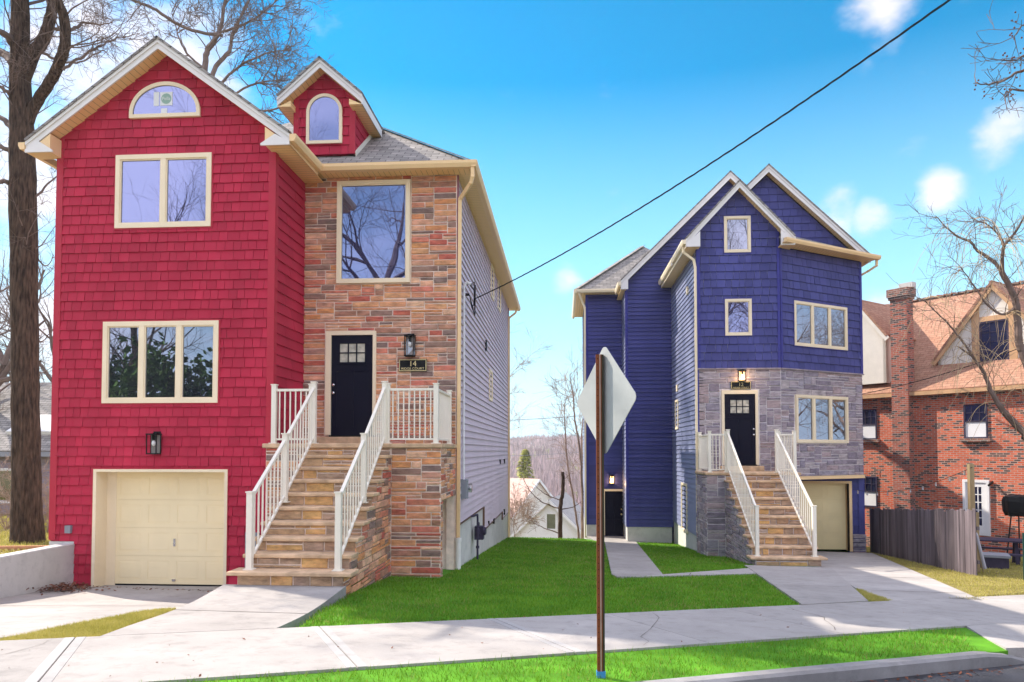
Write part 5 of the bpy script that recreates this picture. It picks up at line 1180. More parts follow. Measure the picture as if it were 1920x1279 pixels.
# farther trees to the left, seen past the big trunk
spots = [(8, 25, 10, .26, 'thin bare tree at the left edge behind the big trunk'), (-40, 30, 12, .25, 'bare tree farther left beyond the side yard'), (85, 34, 11, .2, 'slender bare tree seen in the gap left of the red house')]
for k, (px, Y, H, r, lab) in enumerate(spots):
    p = at(px, 900, Y); p.z = YARD(p.x, p.y) if Y < 40 else terr(p.x, p.y); bare_tree('tree', p, H, 50 + k, lab, 'bare trees left of the red house', r, 4, lean=(.05 * (k - 1), 0), kids=(3, 5))
# scrub behind the retaining wall
for k, (px, Y) in enumerate([(12, 17.5), (28, 18.5), (88, 17), (98, 18.2), (78, 19)]):
    p = at(px, 985, Y); p.z = YARD(p.x, p.y); rg = random.Random(70 + k); t = thing('shrub', p, 'tangled leafless shrub behind the retaining wall', 'shrub', 'leafless shrubs behind the retaining wall'); m = MB()
    for j in range(9): grow(m, p, Vector((rg.uniform(-.7, .7), rg.uniform(-.7, .7), 1)), rg.uniform(.8, 1.5), .014, 3, rg, 0, (2, 4), (20, 60), .25, .004)
    m.build('stems', M['twigr'], t)

# weeping tree at the right edge
rg = random.Random(77); D = 19.0; Cc = lambda px, py, dz=0: cdp(px, py, D + dz)
b0 = Cc(1998, 1060); b0.z = G(b0.x, b0.y); wt = thing('weeping_tree', b0, 'bare weeping tree with drooping ochre twigs in front of the brick house', 'tree')
tr = MB(); cr = MB(); dr_ = MB()
limb(tr, [b0 - Vector((0, 0, .4)), Cc(1985, 960), Cc(1950, 860), Cc(1924, 815)], [.24, .2, .16, .12], 10, .01, rg); tr.build('trunk', M['bark'], wt, True)
L_ = []
L_.append(limb(cr, [Cc(1950, 860), Cc(1920, 812), Cc(1886, 777), Cc(1860, 737), Cc(1845, 700), Cc(1822, 668), Cc(1795, 650)], [.12, .1, .085, .06, .045, .03, .015], 8, .01, rg))
L_.append(limb(cr, [Cc(1950, 860), Cc(1945, 740), Cc(1920, 667), Cc(1911, 639), Cc(1906, 580), Cc(1901, 554), Cc(1881, 515), Cc(1878, 506)], [.13, .12, .1, .095, .085, .08, .07, .06], 8, .01, rg))
L_.append(limb(cr, [Cc(1879, 510), Cc(1861, 489, .2), Cc(1833, 470, .4), Cc(1819, 453, .5), Cc(1788, 439, .7), Cc(1754, 405, 1)], [.055, .05, .04, .034, .025, .01], 6, .01, rg))
L_.append(limb(cr, [Cc(1879, 508), Cc(1882, 464, -.3), Cc(1900, 440, -.5), Cc(1925, 400, -.8)], [.05, .042, .035, .02], 6, .01, rg))
L_.append(limb(cr, [Cc(1882, 464), Cc(1872, 440, .3), Cc(1850, 420, .5), Cc(1820, 410, .7)], [.03, .025, .018, .008], 5, .01, rg))
L_.append(limb(cr, [Cc(1845, 700), Cc(1815, 655), Cc(1780, 610), Cc(1745, 575), Cc(1732, 560)], [.035, .03, .022, .014, .007], 5, .01, rg))
L_.append(limb(cr, [Cc(1905, 575), Cc(1880, 590), Cc(1850, 570), Cc(1815, 520), Cc(1800, 500)], [.04, .03, .025, .015, .008], 5, .01, rg))
for p in L_: sprout(cr, p, rg, 8, .9, .012, 2, .2, kids=(2, 4), spread=(20, 55), wig=.18, minr=.004)
cr.build('crown', M['twig'], wt)
for p in L_:
    for k in range(36):
        f = rg.uniform(.15, 1) * (len(p) - 1); i = min(len(p) - 2, int(f)); q = p[i].lerp(p[i + 1], f - i); a = rg.uniform(0, 6.28); d = Vector((math.cos(a), math.sin(a), rg.uniform(.2, .9))).normalized(); pts = [q]; n = 9; LL = rg.uniform(.6, 1.9)
        for s in range(n): d = (d + Vector((rg.gauss(0, .07), rg.gauss(0, .07), -.32))).normalized(); pts.append(pts[-1] + d * LL / n)
        dr_.tube(pts, rint([.007, .0045], len(pts)), 3, cap=False)
dr_.build('drooping_twigs', M['twigy'], wt)
# twigs of a nearer tree reaching in at the upper right
rg = random.Random(5); D = 8.0
b0 = Vector((9.6, 8.2, G(9.6, 8.2))); nt = thing('tree', b0, 'bare tree outside the right edge whose budded twigs reach into the sky', 'tree'); tr = MB(); cr = MB()
tp2 = limb(tr, [b0 - Vector((0, 0, .4)), b0 + Vector((0, 0, 2.5)), b0 + Vector((.1, .1, 5)), b0 + Vector((.2, .2, 8.5))], [.2, .16, .13, .06], 10, .01, rg); tr.build('trunk', M['bark'], nt, True)
BUDS = []
for P in ([tp2[10], Cc(2050, 170), Cc(1960, 130), Cc(1925, 128), Cc(1885, 148), Cc(1850, 158), Cc(1825, 155)], [tp2[11], Cc(2050, 100), Cc(1950, 90), Cc(1915, 108), Cc(1880, 112)], [tp2[10], Cc(2030, 200), Cc(1960, 180), Cc(1905, 168), Cc(1882, 178)], [tp2[12], Cc(2040, 20), Cc(1960, 30), Cc(1922, 45), Cc(1900, 70)]):
    p = limb(cr, P, [.05, .035, .02, .013, .009, .005], 5, .015, rg); sprout(cr, p[10:], rg, 5, .35, .006, 2, .1, kids=(1, 3), spread=(25, 60), wig=.2, minr=.003)
    for k in range(14): f = rg.uniform(.55, 1) * (len(p) - 1); q = p[int(f)] + Vector((rg.gauss(0, .06), rg.gauss(0, .06), rg.gauss(0, .06))); BUDS.append(q)
sprout(cr, tp2[8:], rg, 18, 1.8, .03, 3, .1, kids=(2, 4), spread=(25, 60), wig=.18, minr=.004)
cr.build('crown', M['twig'], nt); e = MB(); e.sphere(BUDS[0], .011, 6, 4); bud0 = e.build('bud', M['dead'], nt)
for q in BUDS[1:]: dupl(bud0, q - BUDS[0], nt)

# trees in the gap between the houses
rg = random.Random(40); D = 33; SM3 = dict(kids=(2, 4), spread=(20, 50), wig=.13, minr=.006)
def gap_tree(stems, label, sm=(14, 1.3, .014, 3), mat='twigr', group=None, name='tree', cut=False):
    b0 = Vector(stems[0][0][0]); t = thing(name, b0, label, 'tree', group); m = MB(); c_ = MB()
    for P, rs in stems[:1]: p0 = limb(m, [P[0] - Vector((0, 0, 1.2))] + P, [rs[0]] + rs, 7, .02, rg)
    for P, rs in stems[1:]: p = limb(c_, P, rs, 5, .02, rg); sprout(c_, p, rg, max(3, sm[0] // 3), sm[1] * .7, sm[2] * .7, sm[3] - 1, .2, **SM3)
    if not cut: sprout(c_, p0[8:], rg, sm[0], sm[1], sm[2], sm[3], .1, **SM3)
    m.build('trunk', M['bark' if cut else mat], t, True); c_.build('crown', M[mat], t)
gap_tree([([Cc(1092, 1012), Cc(1091, 903), Cc(1086, 837), Cc(1078, 788), Cc(1074, 738), Cc(1068, 700)], [.07, .06, .05, .04, .03, .012])], 'tall slender bare sapling beside the rear corner of the blue house', (20, 1.4, .014, 2))
gap_tree([([Cc(1086, 1012, 3), Cc(1078, 952, 3), Cc(1064, 870, 3), Cc(1060, 804, 3), Cc(1058, 760, 3)], [.06, .05, .04, .03, .01])], 'thin leaning sapling left of the tall slender one', (18, 1.4, .012, 2))
gap_tree([([Cc(1050, 1016), Cc(1051, 952), Cc(1055, 919), Cc(1055, 884)], [.11, .095, .085, .08]), ([Cc(1050, 955), Cc(1020, 943), Cc(1000, 928), Cc(985, 905), Cc(979, 893)], [.035, .028, .022, .015, .006]), ([Cc(1051, 938), Cc(1025, 928), Cc(1008, 915), Cc(998, 905)], [.028, .022, .014, .006]), ([Cc(1049, 1000), Cc(1025, 992), Cc(1000, 980)], [.03, .025, .01]), ([Cc(1053, 955), Cc(1075, 950), Cc(1092, 938)], [.03, .02, .01]), ([Cc(1055, 900), Cc(1064, 894), Cc(1068, 888)], [.02, .014, .006])], 'brown trunk with its top cut off and a few arching branches', (6, .7, .008, 2), 'twig', cut=True)
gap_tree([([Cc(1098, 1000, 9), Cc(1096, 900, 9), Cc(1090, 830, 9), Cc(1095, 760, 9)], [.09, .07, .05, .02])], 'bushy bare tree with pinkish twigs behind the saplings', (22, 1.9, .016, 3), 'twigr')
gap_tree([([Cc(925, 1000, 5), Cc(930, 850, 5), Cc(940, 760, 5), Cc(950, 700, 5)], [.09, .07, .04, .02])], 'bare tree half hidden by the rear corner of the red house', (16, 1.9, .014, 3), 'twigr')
gap_tree([([Cc(965, 1008, 2), Cc(963, 985, 2), Cc(968, 965, 2)], [.02, .015, .006]), ([Cc(965, 1004, 2), Cc(975, 985, 2), Cc(990, 975, 2)], [.02, .015, .005])], 'low leafless bush at the lawn edge below the white house', (30, .9, .01, 3), 'twigr', name='shrub')
rg2 = random.Random(9)
for k in range(14):
    px = rg2.uniform(955, 1105); zc = rg2.uniform(85, 150); p = cdp(px, 860, zc); p.z = terr(p.x, p.y) - .5
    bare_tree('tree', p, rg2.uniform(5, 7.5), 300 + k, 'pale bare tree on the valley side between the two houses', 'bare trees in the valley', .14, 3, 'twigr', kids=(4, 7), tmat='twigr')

# =================================================================== VALLEY HOUSES, WOODS
def valley_house(pk, hw_, slope, depth, a, wallh, wm, rm, label, wins):
    """pk: gable peak; a: bearing (deg) of the ridge from +Y toward -X"""
    e = Vector((-math.sin(R(a)), math.cos(R(a)), 0)); n = -e; U = Vector((math.cos(R(a)), math.sin(R(a)), 0)); b0 = Vector((pk.x, pk.y, pk.z - slope * hw_ - wallh))
    t = thing('house', b0, label, 'house', 'houses in the valley'); f = Fr((pk.x, pk.y, 0), U, n); z = pk.z - .15; ze_ = z - slope * hw_
    m = MB(); m.prism([f.p(-hw_, ze_ - wallh), f.p(hw_, ze_ - wallh), f.p(hw_, ze_), f.p(0, z), f.p(-hw_, ze_)], e * depth); m.build('wall', M[wm], t)
    m = MB(); o = .3
    for s in (-1, 1): slab(m, [f.p(0, z + .15, o), f.p(s * (hw_ + o), z + .15 - slope * (hw_ + o), o), f.p(s * (hw_ + o), z + .15 - slope * (hw_ + o), -depth - o), f.p(0, z + .15, -depth - o)], .15)
    m.build('roof', M[rm], t)
    m = MB()
    for s in (-1, 1): m.bar(f.p(0, z + .02, o), f.p(s * (hw_ + o), z + .02 - slope * (hw_ + o), o), .06, .22)
    m.build('bargeboard', M['ivory'], t)
    for (u, v, w, h) in wins: window(t, f, (u - w / 2, z - v - h, u + w / 2, z - v), 1, .12, 'ivory', 'glass')
D = 60; 
valley_house(Cc(1030, 936), 3.3, .95, 10, -8, 6, 'ivory', 'greyroof', 'white clapboard house with a grey gable roof below the lawn edge', [(.15, .95, 1.0, 1.5), (-.5, 4.9, 1.2, 1.6), (2.2, 4.7, 1.2, 1.2)])
D = 74
valley_house(Cc(1008, 898), 3.6, .95, 12, 48, 6, 'stucco', 'pinkroof', 'cream house with a faded pink roof beyond the white one', [(-1.0, 4, 1, 1.6), (1.3, 4, 1, 1.6)])
D = 70
valley_house(Cc(940, 925), 3.5, .7, 9, 80, 5, 'ivory', 'pinkroof', 'house with a brown roof behind the corner of the red house', [(0, 2, 1, 1.4)])
# evergreen
p = cdp(985, 868, 100); p.z = terr(p.x, p.y); H = cdp(985, 842, 100).z - p.z; ev = thing('evergreen_tree', p, 'yellow green evergreen in the valley between the houses', 'tree'); rg = random.Random(2)
m = MB(); m.tube([p, p + Vector((0, 0, H))], [.25, .03], 6); m.build('trunk', M['bark'], ev)
m = MB()
for k in range(3600):
    h = rg.random() ** .8; a = rg.uniform(0, 6.28); r = (1 - h) ** .6 * 2.0 * rg.uniform(.5, 1.15) * (1 + .3 * math.sin(a * 3 + h * 20)); c = p + Vector((r * math.cos(a), r * math.sin(a), H * (.08 + .92 * h))); d = Vector((math.cos(a), math.sin(a), -.25)); s = rg.uniform(.3, .6)
    w_ = Vector((-math.sin(a), math.cos(a), rg.uniform(-.3, .3))) * s * .35; m.face([c - w_, c + w_, c + d * s])
m.build('crown', M['leafy'], ev)
# far woods: bare crowns covering the hills, one mass
rs = np.random.RandomState(3); m = MB()
for k in range(3600):
    az = rs.uniform(-.75, .75) if k % 3 else rs.uniform(-.12, .14); dd = 95 + 560 * rs.rand() ** 1.15; x, y = dd * math.sin(az - .0), dd * math.cos(az); z = terr(x, y); h = rs.uniform(6, 10); w = rs.uniform(2.2, 3.6)
    for j in range(7):
        a = rs.uniform(0, 6.28); q = np.array([x + w * .4 * math.cos(a), y + w * .4 * math.sin(a), z + h * rs.uniform(.2, .5)]); tip = np.array([x + w * math.cos(a + rs.uniform(-.6, .6)) * rs.rand(), y + w * math.sin(a) * rs.rand(), z + h * rs.uniform(.6, 1.05)]); s = rs.uniform(.12, .3) * (1 + dd / 250)
        m.face([q - [s, 0, 0], q + [s, 0, 0], tip])
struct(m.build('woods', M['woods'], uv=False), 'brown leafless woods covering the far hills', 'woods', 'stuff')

# =================================================================== LEFT: WALL, LATTICE, NEIGHBOUR
m = MB(); xw = -9.12
m.prism([(xw, 3.5, -1.6), (xw, 12.93, -1.6), (xw, 12.93, -.235), (xw, 3.5, -.20)], (-.26, 0, 0)); rw = m.build('retaining_wall', M['found']); tag(rw, 'white concrete retaining wall along the left side of the sunken driveway', 'wall')
bv = rw.modifiers.new('bevel', 'BEVEL'); bv.width = .015
la, lb_ = Vector((-9.55, 13.6, 0)), Vector((-12.2, 13.2, 0)); lt = thing('lattice_fence', (la.x, la.y, -.35), 'low reddish wooden lattice fence behind the retaining wall', 'fence')
f = Fr(la, lb_ - la, (0, -1, 0)); LLn = (lb_ - la).length; m = MB(); z0, z1 = -.78, -.41
n = int(LLn / .11)
for k in range(-4, n):
    for s in (-1, 1):
        a0 = k * .11; pa_, pb_ = (a0, z0), (a0 + (z1 - z0), z1)
        if s < 0: pa_, pb_ = (a0, z1), (a0 + (z1 - z0), z0)
        q = clipc([(pa_[0], pa_[1]), (pa_[0] + .035, pa_[1]), (pb_[0] + .035, pb_[1]), (pb_[0], pb_[1])], [(0, z0), (LLn, z0), (LLn, z1), (0, z1)])
        if len(q) >= 3: plate(m, f, q, lambda u, v, s=s: .012 if s > 0 else .0, -.012 if s < 0 else .001)
m.build('lattice', M['wood'], lt); m = MB(); m.fbox(f, -.02, z1, -.03, LLn, z1 + .05, .04); m.fbox(f, -.02, z0 - .3, -.03, LLn, z0, .03); m.build('rail', M['wood'], lt)
# neighbour house
nb = thing('house', (-19, 24, -.5), 'low grey shingled neighbour house with a skylight and red chimney behind the trees', 'house')
fN = YF(23.5); m = MB(); backing(m, fN, [(-26, -1.5), (-13.2, -1.5), (-13.2, 1.5), (-26, 1.5)], th=6); m.build('wall', M['lilacwall'], nb)
m = MB(); slab(m, [(-26.4, 23.1, 1.5), (-12.8, 23.1, 1.5), (-12.8, 27, 4.2), (-26.4, 27, 4.2)], .12); slab(m, [(-26.4, 31, 1.5), (-12.8, 31, 1.5), (-12.8, 27, 4.2), (-26.4, 27, 4.2)], .12); nr = m.build('roof', M['shingle'], nb)
rn = Vector((0, -2.7, 3.9)).normalized(); m = MB(); q0 = [Vector(p) for p in ((-19.4, 23.9, 2.06), (-16.0, 23.9, 2.06), (-15.2, 24.8, 2.68), (-19.2, 24.8, 2.68))]; m.prism([q + rn * .14 for q in q0], -rn * .14); m.build('skylight', M['paper'], nr)
m = MB(); m.box((-26.4, 23.06, 1.3), (-12.8, 23.1, 1.46)); m.build('gutter', M['grey'], nb)
m = MB(); m.box((-16.9, 27.2, 3), (-15.6, 28.2, 5.3)); m.box((-17.0, 27.1, 5.3), (-15.5, 28.3, 5.45)); m.build('chimney', M['brickdark'], nr)
window(nb, fN, (-19.8, -.3, -18.6, .9), 1, .07, 'ivory'); window(nb, fN, (-17.2, -.3, -16.4, .9), 1, .07, 'ivory')
# fallen leaves by the wall
rs = np.random.RandomState(8); m = MB()
def leaf(x, y, z, s):
    a = rs.uniform(0, 6.28); b = rs.uniform(-.7, .7); u = Vector((math.cos(a), math.sin(a), b * .6)) * s; v = Vector((-math.sin(a), math.cos(a), rs.uniform(-.5, .5))) * s * .55; c = Vector((x, y, z)); m.face([c - u, c - v, c + u, c + v])
for k in range(420):
    x = -9.08 + abs(rs.normal(0, .28)); y = 12.35 + rs.normal(0, .28)
    if y < 12.9: leaf(x, y, zdrv(x, y) + .02 + .09 * rs.rand() * math.exp(-((x + 9.05) ** 2) * 9), rs.uniform(.02, .045))
for k in range(70):
    x = rs.uniform(-9, -6.1); y = 12.9 - abs(rs.normal(0, .15)); leaf(x, y, zdrv(x, y) + .015, rs.uniform(.015, .035))
for k in range(160):
    s = rs.uniform(4.5, 8.2); t = 4.62 - abs(rs.normal(0, .22)); x, y = st(s, t); leaf(x, y, G(x, y) - .115, rs.uniform(.012, .03))
for k in range(60):
    s, t = rs.uniform(-5, 9), rs.uniform(SW0, SW1); x, y = st(s, t); leaf(x, y, G(x, y) + .022, rs.uniform(.008, .02))
struct(m.build('fallen_leaves', M['dead'], uv=False), 'dry brown leaves scattered along the wall and kerb', 'leaves', 'stuff')

# =================================================================== STREET SIGN
sb = gnd(1127, 1268); sg = thing('street_sign', sb, 'back of a grey diamond road sign on a rusty brown post in the verge', 'sign')
zt_ = cdp(1127, 655, sb.y * 1.0).z; zt_ = sb.z + (cdp(1127, 662, (sb - _C).dot(_fw)).z - sb.z)
Ux = _rt.copy(); Dx = Vector((_fw.x, _fw.y, 0)).normalized(); w = .031
f = Fr((sb.x, sb.y, 0), Ux, -Dx)
m = MB(); m.fbox(f, -w, sb.z - .5, -.012, -.005, zt_, .012); m.fbox(f, .005, sb.z - .5, -.012, .012, zt_, .014)
pst = m.build('post', M['rust'], sg)
m = MB(); m.fbox(f, -.005, sb.z - .5, -.004, .005, zt_, .008); m.build('pale_edge', M['rustlight'], pst)  # narrow pale strip between the brown and dark sides
m = MB(); m.fbox(f, .012, sb.z - .5, -.03, w, zt_, .004); m.build('flange', M['rustdark'], pst)
m = MB()
for k in range(int((zt_ - sb.z) / .05)): m.tube([f.p(-.018, sb.z + .1 + k * .05, .0115), f.p(-.018, sb.z + .1 + k * .05, .0128)], .004, 8)
m.build('bolt_holes', M['dark'], pst)
m = MB(); m.fbox(f, -w - .004, sb.z - .02, -.034, w + .004, sb.z + .04, .018); m.build('painted_base', M['bluepaint'], pst)
ang = R(64.5); Us = (Ux * math.cos(ang) - Dx * math.sin(ang)).normalized(); Ns = (-Ux * math.sin(ang) - Dx * math.cos(ang)).normalized()
zcs = (cdp(1134, 645, 5.75).z + cdp(1134, 852, 5.75).z) / 2; hd = (cdp(1134, 645, 5.75).z - cdp(1134, 852, 5.75).z) / 2 * 1.03
fs = Fr(Vector((sb.x, sb.y, 0)) + Ux * .006 - Ns * .04, Us, Ns); pts = []
for k in range(4):
    a = k * math.pi / 2; cx_, cy_ = (hd - .07) * math.cos(a), (hd - .07) * math.sin(a)
    for j in range(7): b = a - R(45) + R(90) * j / 6; pts.append((cx_ + .05 * math.cos(b), cy_ + .05 * math.sin(b)))
m = MB(); plate(m, fs, [(u, v + zcs) for u, v in pts], lambda u, v: .0025, -.0025); m.f.append(tuple(len(m.v) - 1 - i for i in range(len(pts)))); m.build('sign_plate', M['alu'], sg)
m = MB()
for dz in (-.2, .2): m.tube([fs.p(-.02, zcs + dz, .0), fs.p(-.02, zcs + dz, .012)], .012, 8)
m.build('bolt', M['chrome'], sg)

# =================================================================== CABLES
def hang(name, A, Bq, sag, r, label, n=28, strands=1, mat='cable', mult=1.0):
    m = MB(); A, Bq = V3(A), V3(Bq); P = [A.lerp(Bq, k / n) - Vector((0, 0, sag * 4 * (k / n) * (1 - k / n))) for k in range(n + 1)]
    if strands == 1: m.tube(P, r, 6)
    else:
        L = (Bq - A).length; N2 = int(L * 18); ds = (Bq - A).normalized(); o = ds.orthogonal().normalized(); b = ds.cross(o)
        for s in range(strands):
            Q = []
            for k in range(N2 + 1):
                t = k / N2; c = A.lerp(Bq, t) - Vector((0, 0, sag * 4 * t * (1 - t))); th = t * L * 9 + s * 6.283 / strands; Q.append(c + (o * math.cos(th) + b * math.sin(th)) * r * .95)
            m.tube(Q, r * (.8 if s else .62), 5)
    o = m.build(name, M[mat], uv=False); tag(o, label, 'cable'); return o
ca = fS.p(fl_(866, 556)[0] + .3, fl_(866, 556)[1], .22); q = cdp(1780, 0, 7.2) + Vector((0, 0, .516)); far = ca + (q - ca) * 1.6
hang('service_cable', ca, far, .55, .0078, 'thick black twisted service cable from the red house up across the sky', strands=3)
D = 46; hang('overhead_wire', Cc(880, 790), Cc(1180, 771), .12, .018, 'thin dark wire above the valley between the two houses', mat='grey')
D = 50; hang('overhead_wire', Cc(880, 855), Cc(1180, 838), .2, .014, 'thin lower wire in front of the far woods', mat='grey'); 
D = 23.5; hang('overhead_wire', cdp(1560, 748, 27), cdp(1990, 622, 20), .25, .012, 'thin wire slanting across the brick house roof')

# =================================================================== BRICK HOUSE
OB = cdp(1720, 800, 28.0); UB = Vector((.612, -.789, 0)).normalized(); NB = Vector((-UB.y * -1, 0, 0)); NB = Vector((UB.y, -UB.x, 0)); fK = Fr((OB.x, OB.y, 0), UB, NB)
def kr(x0, y0, x1, y1, d=0, f=fK):
    a, b = f.uv(x0, y0, d), f.uv(x1, y1, d); c, e_ = f.uv(x0, y1, d), f.uv(x1, y0, d); return (a[0], (b[1] + c[1]) / 2, b[0], (a[1] + e_[1]) / 2)
bh = thing('house', (OB.x, OB.y, -2), 'old red brick house with orange roof, tall chimney and half timbered dormer', 'house')
ze_b = fK.uv(1720, 727)[1]; UL, UR = -9.0, 7.5
m = MB(); backing(m, fK, [(UL, -4), (UR, -4), (UR, ze_b), (UL, ze_b)], th=.3); wl = m.build('wall', M['brick'], bh)
fE = Fr(fK.p(UR, 0, 0), -NB, UB); m = MB(); backing(m, fE, [(0, -4), (8, -4), (8, ze_b), (4, ze_b + 4), (0, ze_b)], th=.3); fE2 = Fr(fK.p(UL, 0, 0), -NB, -UB); backing(m, fE2, [(0, -4), (8, -4), (8, ze_b), (4, ze_b + 4), (0, ze_b)], th=.3); m.build('gable_wall', M['brick'], bh)
fBk = Fr(fK.p(0, 0, -8), UB, -NB); m = MB(); backing(m, fBk, [(UL, -4), (UR, -4), (UR, ze_b), (UL, ze_b)], th=.3); m.build('rear_wall', M['brick'], bh)
sB = 1.02; zrB = ze_b + sB * 4
m = MB(); slab(m, [fK.p(UL - .3, ze_b - .26 * sB + .12, .26), fK.p(UR + .3, ze_b - .26 * sB + .12, .26), fK.p(UR + .3, zrB + .12, -4), fK.p(UL - .3, zrB + .12, -4)], .1); slab(m, [fK.p(UL - .3, ze_b - .4 * sB + .12, -8.4), fK.p(UR + .3, ze_b - .4 * sB + .12, -8.4), fK.p(UR + .3, zrB + .12, -4), fK.p(UL - .3, zrB + .12, -4)], .1); rf = m.build('roof', M['tile'], bh)
m = MB(); rg = random.Random(3); n = 60
for k in range(n):
    a = UL - .3 + (UR - UL + .6) * k / n; b = UL - .3 + (UR - UL + .6) * (k + 1) / n; m.bar(fK.p(a, zrB + .16 + rg.uniform(0, .03), -4), fK.p(b - .01, zrB + .15, -4), .24, .06)
m.build('ridge_tile', M['brickdark'], rf)
m = MB(); m.fbox(fK, UL - .3, ze_b - .32, .21, UR + .3, ze_b - .17, .28); m.fbox(fK, UL, ze_b - .20, 0, UR, ze_b - .16, .21); m.build('eave_board', M['timber'], bh)
# chimney
cd_ = .36; cr_ = kr(1668, 545, 1706, 900, cd_); m = MB(); zct = fK.uv(1690, 560, cd_)[1]
m.fbox(fK, cr_[0], -4, -.12, cr_[2], zct, cd_); ch = m.build('chimney', M['chimbrick'], bh)
m = MB(); m.fbox(fK, cr_[0] - .05, zct - .0, -.16, cr_[2] + .05, zct + .1, cd_ + .05); m.fbox(fK, cr_[0] - .09, zct + .1, -.2, cr_[2] + .09, zct + .42, cd_ + .09); m.build('chimney_cap', M['brickdark'], ch)
m = MB(); mu = (cr_[0] + cr_[2]) / 2; m.fbox(fK, mu - .02, zct + .42, -.05, mu + .5, zct + .62, .25); m.build('flue', M['found'], ch)
# windows
def sash(x0, y0, x1, y1, sill=True):
    r = kr(x0, y0, x1, y1); o = MB(); o.fbox(fK, r[0], r[1], .004, r[2], r[3], .006)
    m = MB(); t = .05
    for (a, b, c, d) in ((r[0], r[1], r[0] + t, r[3]), (r[2] - t, r[1], r[2], r[3]), (r[0] + t, r[3] - t, r[2] - t, r[3]), (r[0] + t, r[1], r[2] - t, r[1] + t)): m.fbox(fK, a, b, 0, c, d, .045)
    mid = (r[1] + r[3]) / 2; m.fbox(fK, r[0] + t, mid - .025, .0, r[2] - t, mid + .025, .04)
    for k in (1, 2): x = r[0] + (r[2] - r[0]) * k / 3; m.fbox(fK, x - .012, mid + .025, 0, x + .012, r[3] - t, .03)
    y = (mid + r[3]) / 2; m.fbox(fK, r[0] + t, y - .012, 0, r[2] - t, y + .012, .032); w_ = m.build('window', M['plastic'], bh)
    o.build('pane', M['glass'], w_); o = MB(); o.fbox(fK, r[0] + t, r[1] + t, .006, r[2] - t, mid - .025, .012); o.build('blind', M['ivory'], w_)
    if sill: o = MB(); o.fbox(fK, r[0] - .12, r[1] - .12, 0, r[2] + .12, r[1], .14); o.build('sill', M['brickdark'], w_)
    o = MB(); 
    for k in range(int((r[2] - r[0] + .3) / .085)): a = r[0] - .15 + k * .085; o.fbox(fK, a, r[3], .0, a + .073, r[3] + .22, .014)
    o.build('lintel', M['brick'], w_)
sash(1807, 758, 1853, 822); sash(1612, 768, 1645, 824); sash(1612, 893, 1646, 950, False)
r = kr(1806, 900, 1858, 1003); m = MB(); t = .09
for (a, b, c, d) in ((r[0], r[1], r[0] + t, r[3]), (r[2] - t, r[1], r[2], r[3]), (r[0] + t, r[3] - t, r[2] - t, r[3])): m.fbox(fK, a, b, 0, c, d, .08)
m.build('door_frame', M['ivory'], bh)
m = MB(); u0, u1, v0, v1 = r[0] + t, r[2] - t, r[1], r[3] - t; gl_ = (u0 + .17, v0 + .35, u1 - .17, v1 - .16)
for q in subr((u0, v0, u1, v1), [gl_]): plate(m, fK, r2p(q), lambda u, v: .05, 0)
for k in (1, 2): x = gl_[0] + (gl_[2] - gl_[0]) * k / 3; m.fbox(fK, x - .015, gl_[1], .02, x + .015, gl_[3], .045)
for k in range(1, 5): y = gl_[1] + (gl_[3] - gl_[1]) * k / 5; m.fbox(fK, gl_[0], y - .015, .02, gl_[2], y + .015, .043)
dr2 = m.build('french_door', M['ivory'], bh); m = MB(); m.fbox(fK, gl_[0], gl_[1], .005, gl_[2], gl_[3], .02); m.build('door_glass', M['glass'], dr2)
m = MB(); a = fK.p(r[2] + .1, r[3] - .05, .02); m.tube([a, a + NB * .3 + Vector((0, 0, -.12))], .04, 8); m.build('door_lamp', M['black'], bh)
# dormers
def rdormer(xc, yp, y_base, half, dd, win=None, lab=None):
    up_ = fK.uv(xc, yp, dd); u = up_[0]; zp = up_[1]; zb_ = fK.uv(xc, y_base, dd)[1]; sl = 1.28; f = Fr(fK.p(0, 0, dd), UB, NB); ze_ = zp - .18 - sl * half
    m = MB(); backing(m, f, [(u - half, zb_), (u + half, zb_), (u + half, ze_), (u, zp - .18), (u - half, ze_)], th=.2)
    for s in (-1, 1): m.prism([f.p(u + s * half, zb_, 0), f.p(u + s * half, ze_, 0), f.p(u + s * half, ze_, -3.5), f.p(u + s * half, zb_, -3.5)], UB * (-s * .12))
    d_ = m.build('dormer', M['stucco'], bh); 
    if lab: d_['label'] = lab
    m = MB(); ho = half + .14
    for s in (-1, 1): slab(m, [f.p(u, zp, .16), f.p(u + s * ho, zp - sl * ho, .16), f.p(u + s * ho, zp - sl * ho, -4), f.p(u, zp, -4)], .08)
    m.build('dormer_roof', M['tile'], d_)
    m = MB()
    for s in (-1, 1): m.bar(f.p(u, zp - .17, .12), f.p(u + s * ho, zp - .17 - sl * ho, .12), .05, .2)
    if win:
        hw2 = .62
        for a in (-hw2, hw2): m.fbox(f, u + a - .13, zb_, 0, u + a + .13, zp - .25 - sl * (abs(a) - .1), .05)
        for z in (zb_ + .02, zb_ + 1.75): m.fbox(f, u - hw2 + .13, z, 0, u + hw2 - .13, z + .18, .048)
        m.build('timber', M['timber'], d_)
        window(d_ if False else bh, f, (u - hw2 + .13, zb_ + .2, u + hw2 - .13, zb_ + 1.75), 1, .06, 'plastic', proud=.04, rows=(3, 4))
    else: m.build('timber', M['stucco'], d_)
rdormer(1862, 526, 690, 2.0, -.75, True, 'half timbered dormer with a dark window')
rdormer(1606, 560, 722, 1.2, .1, None, 'cream rendered dormer')

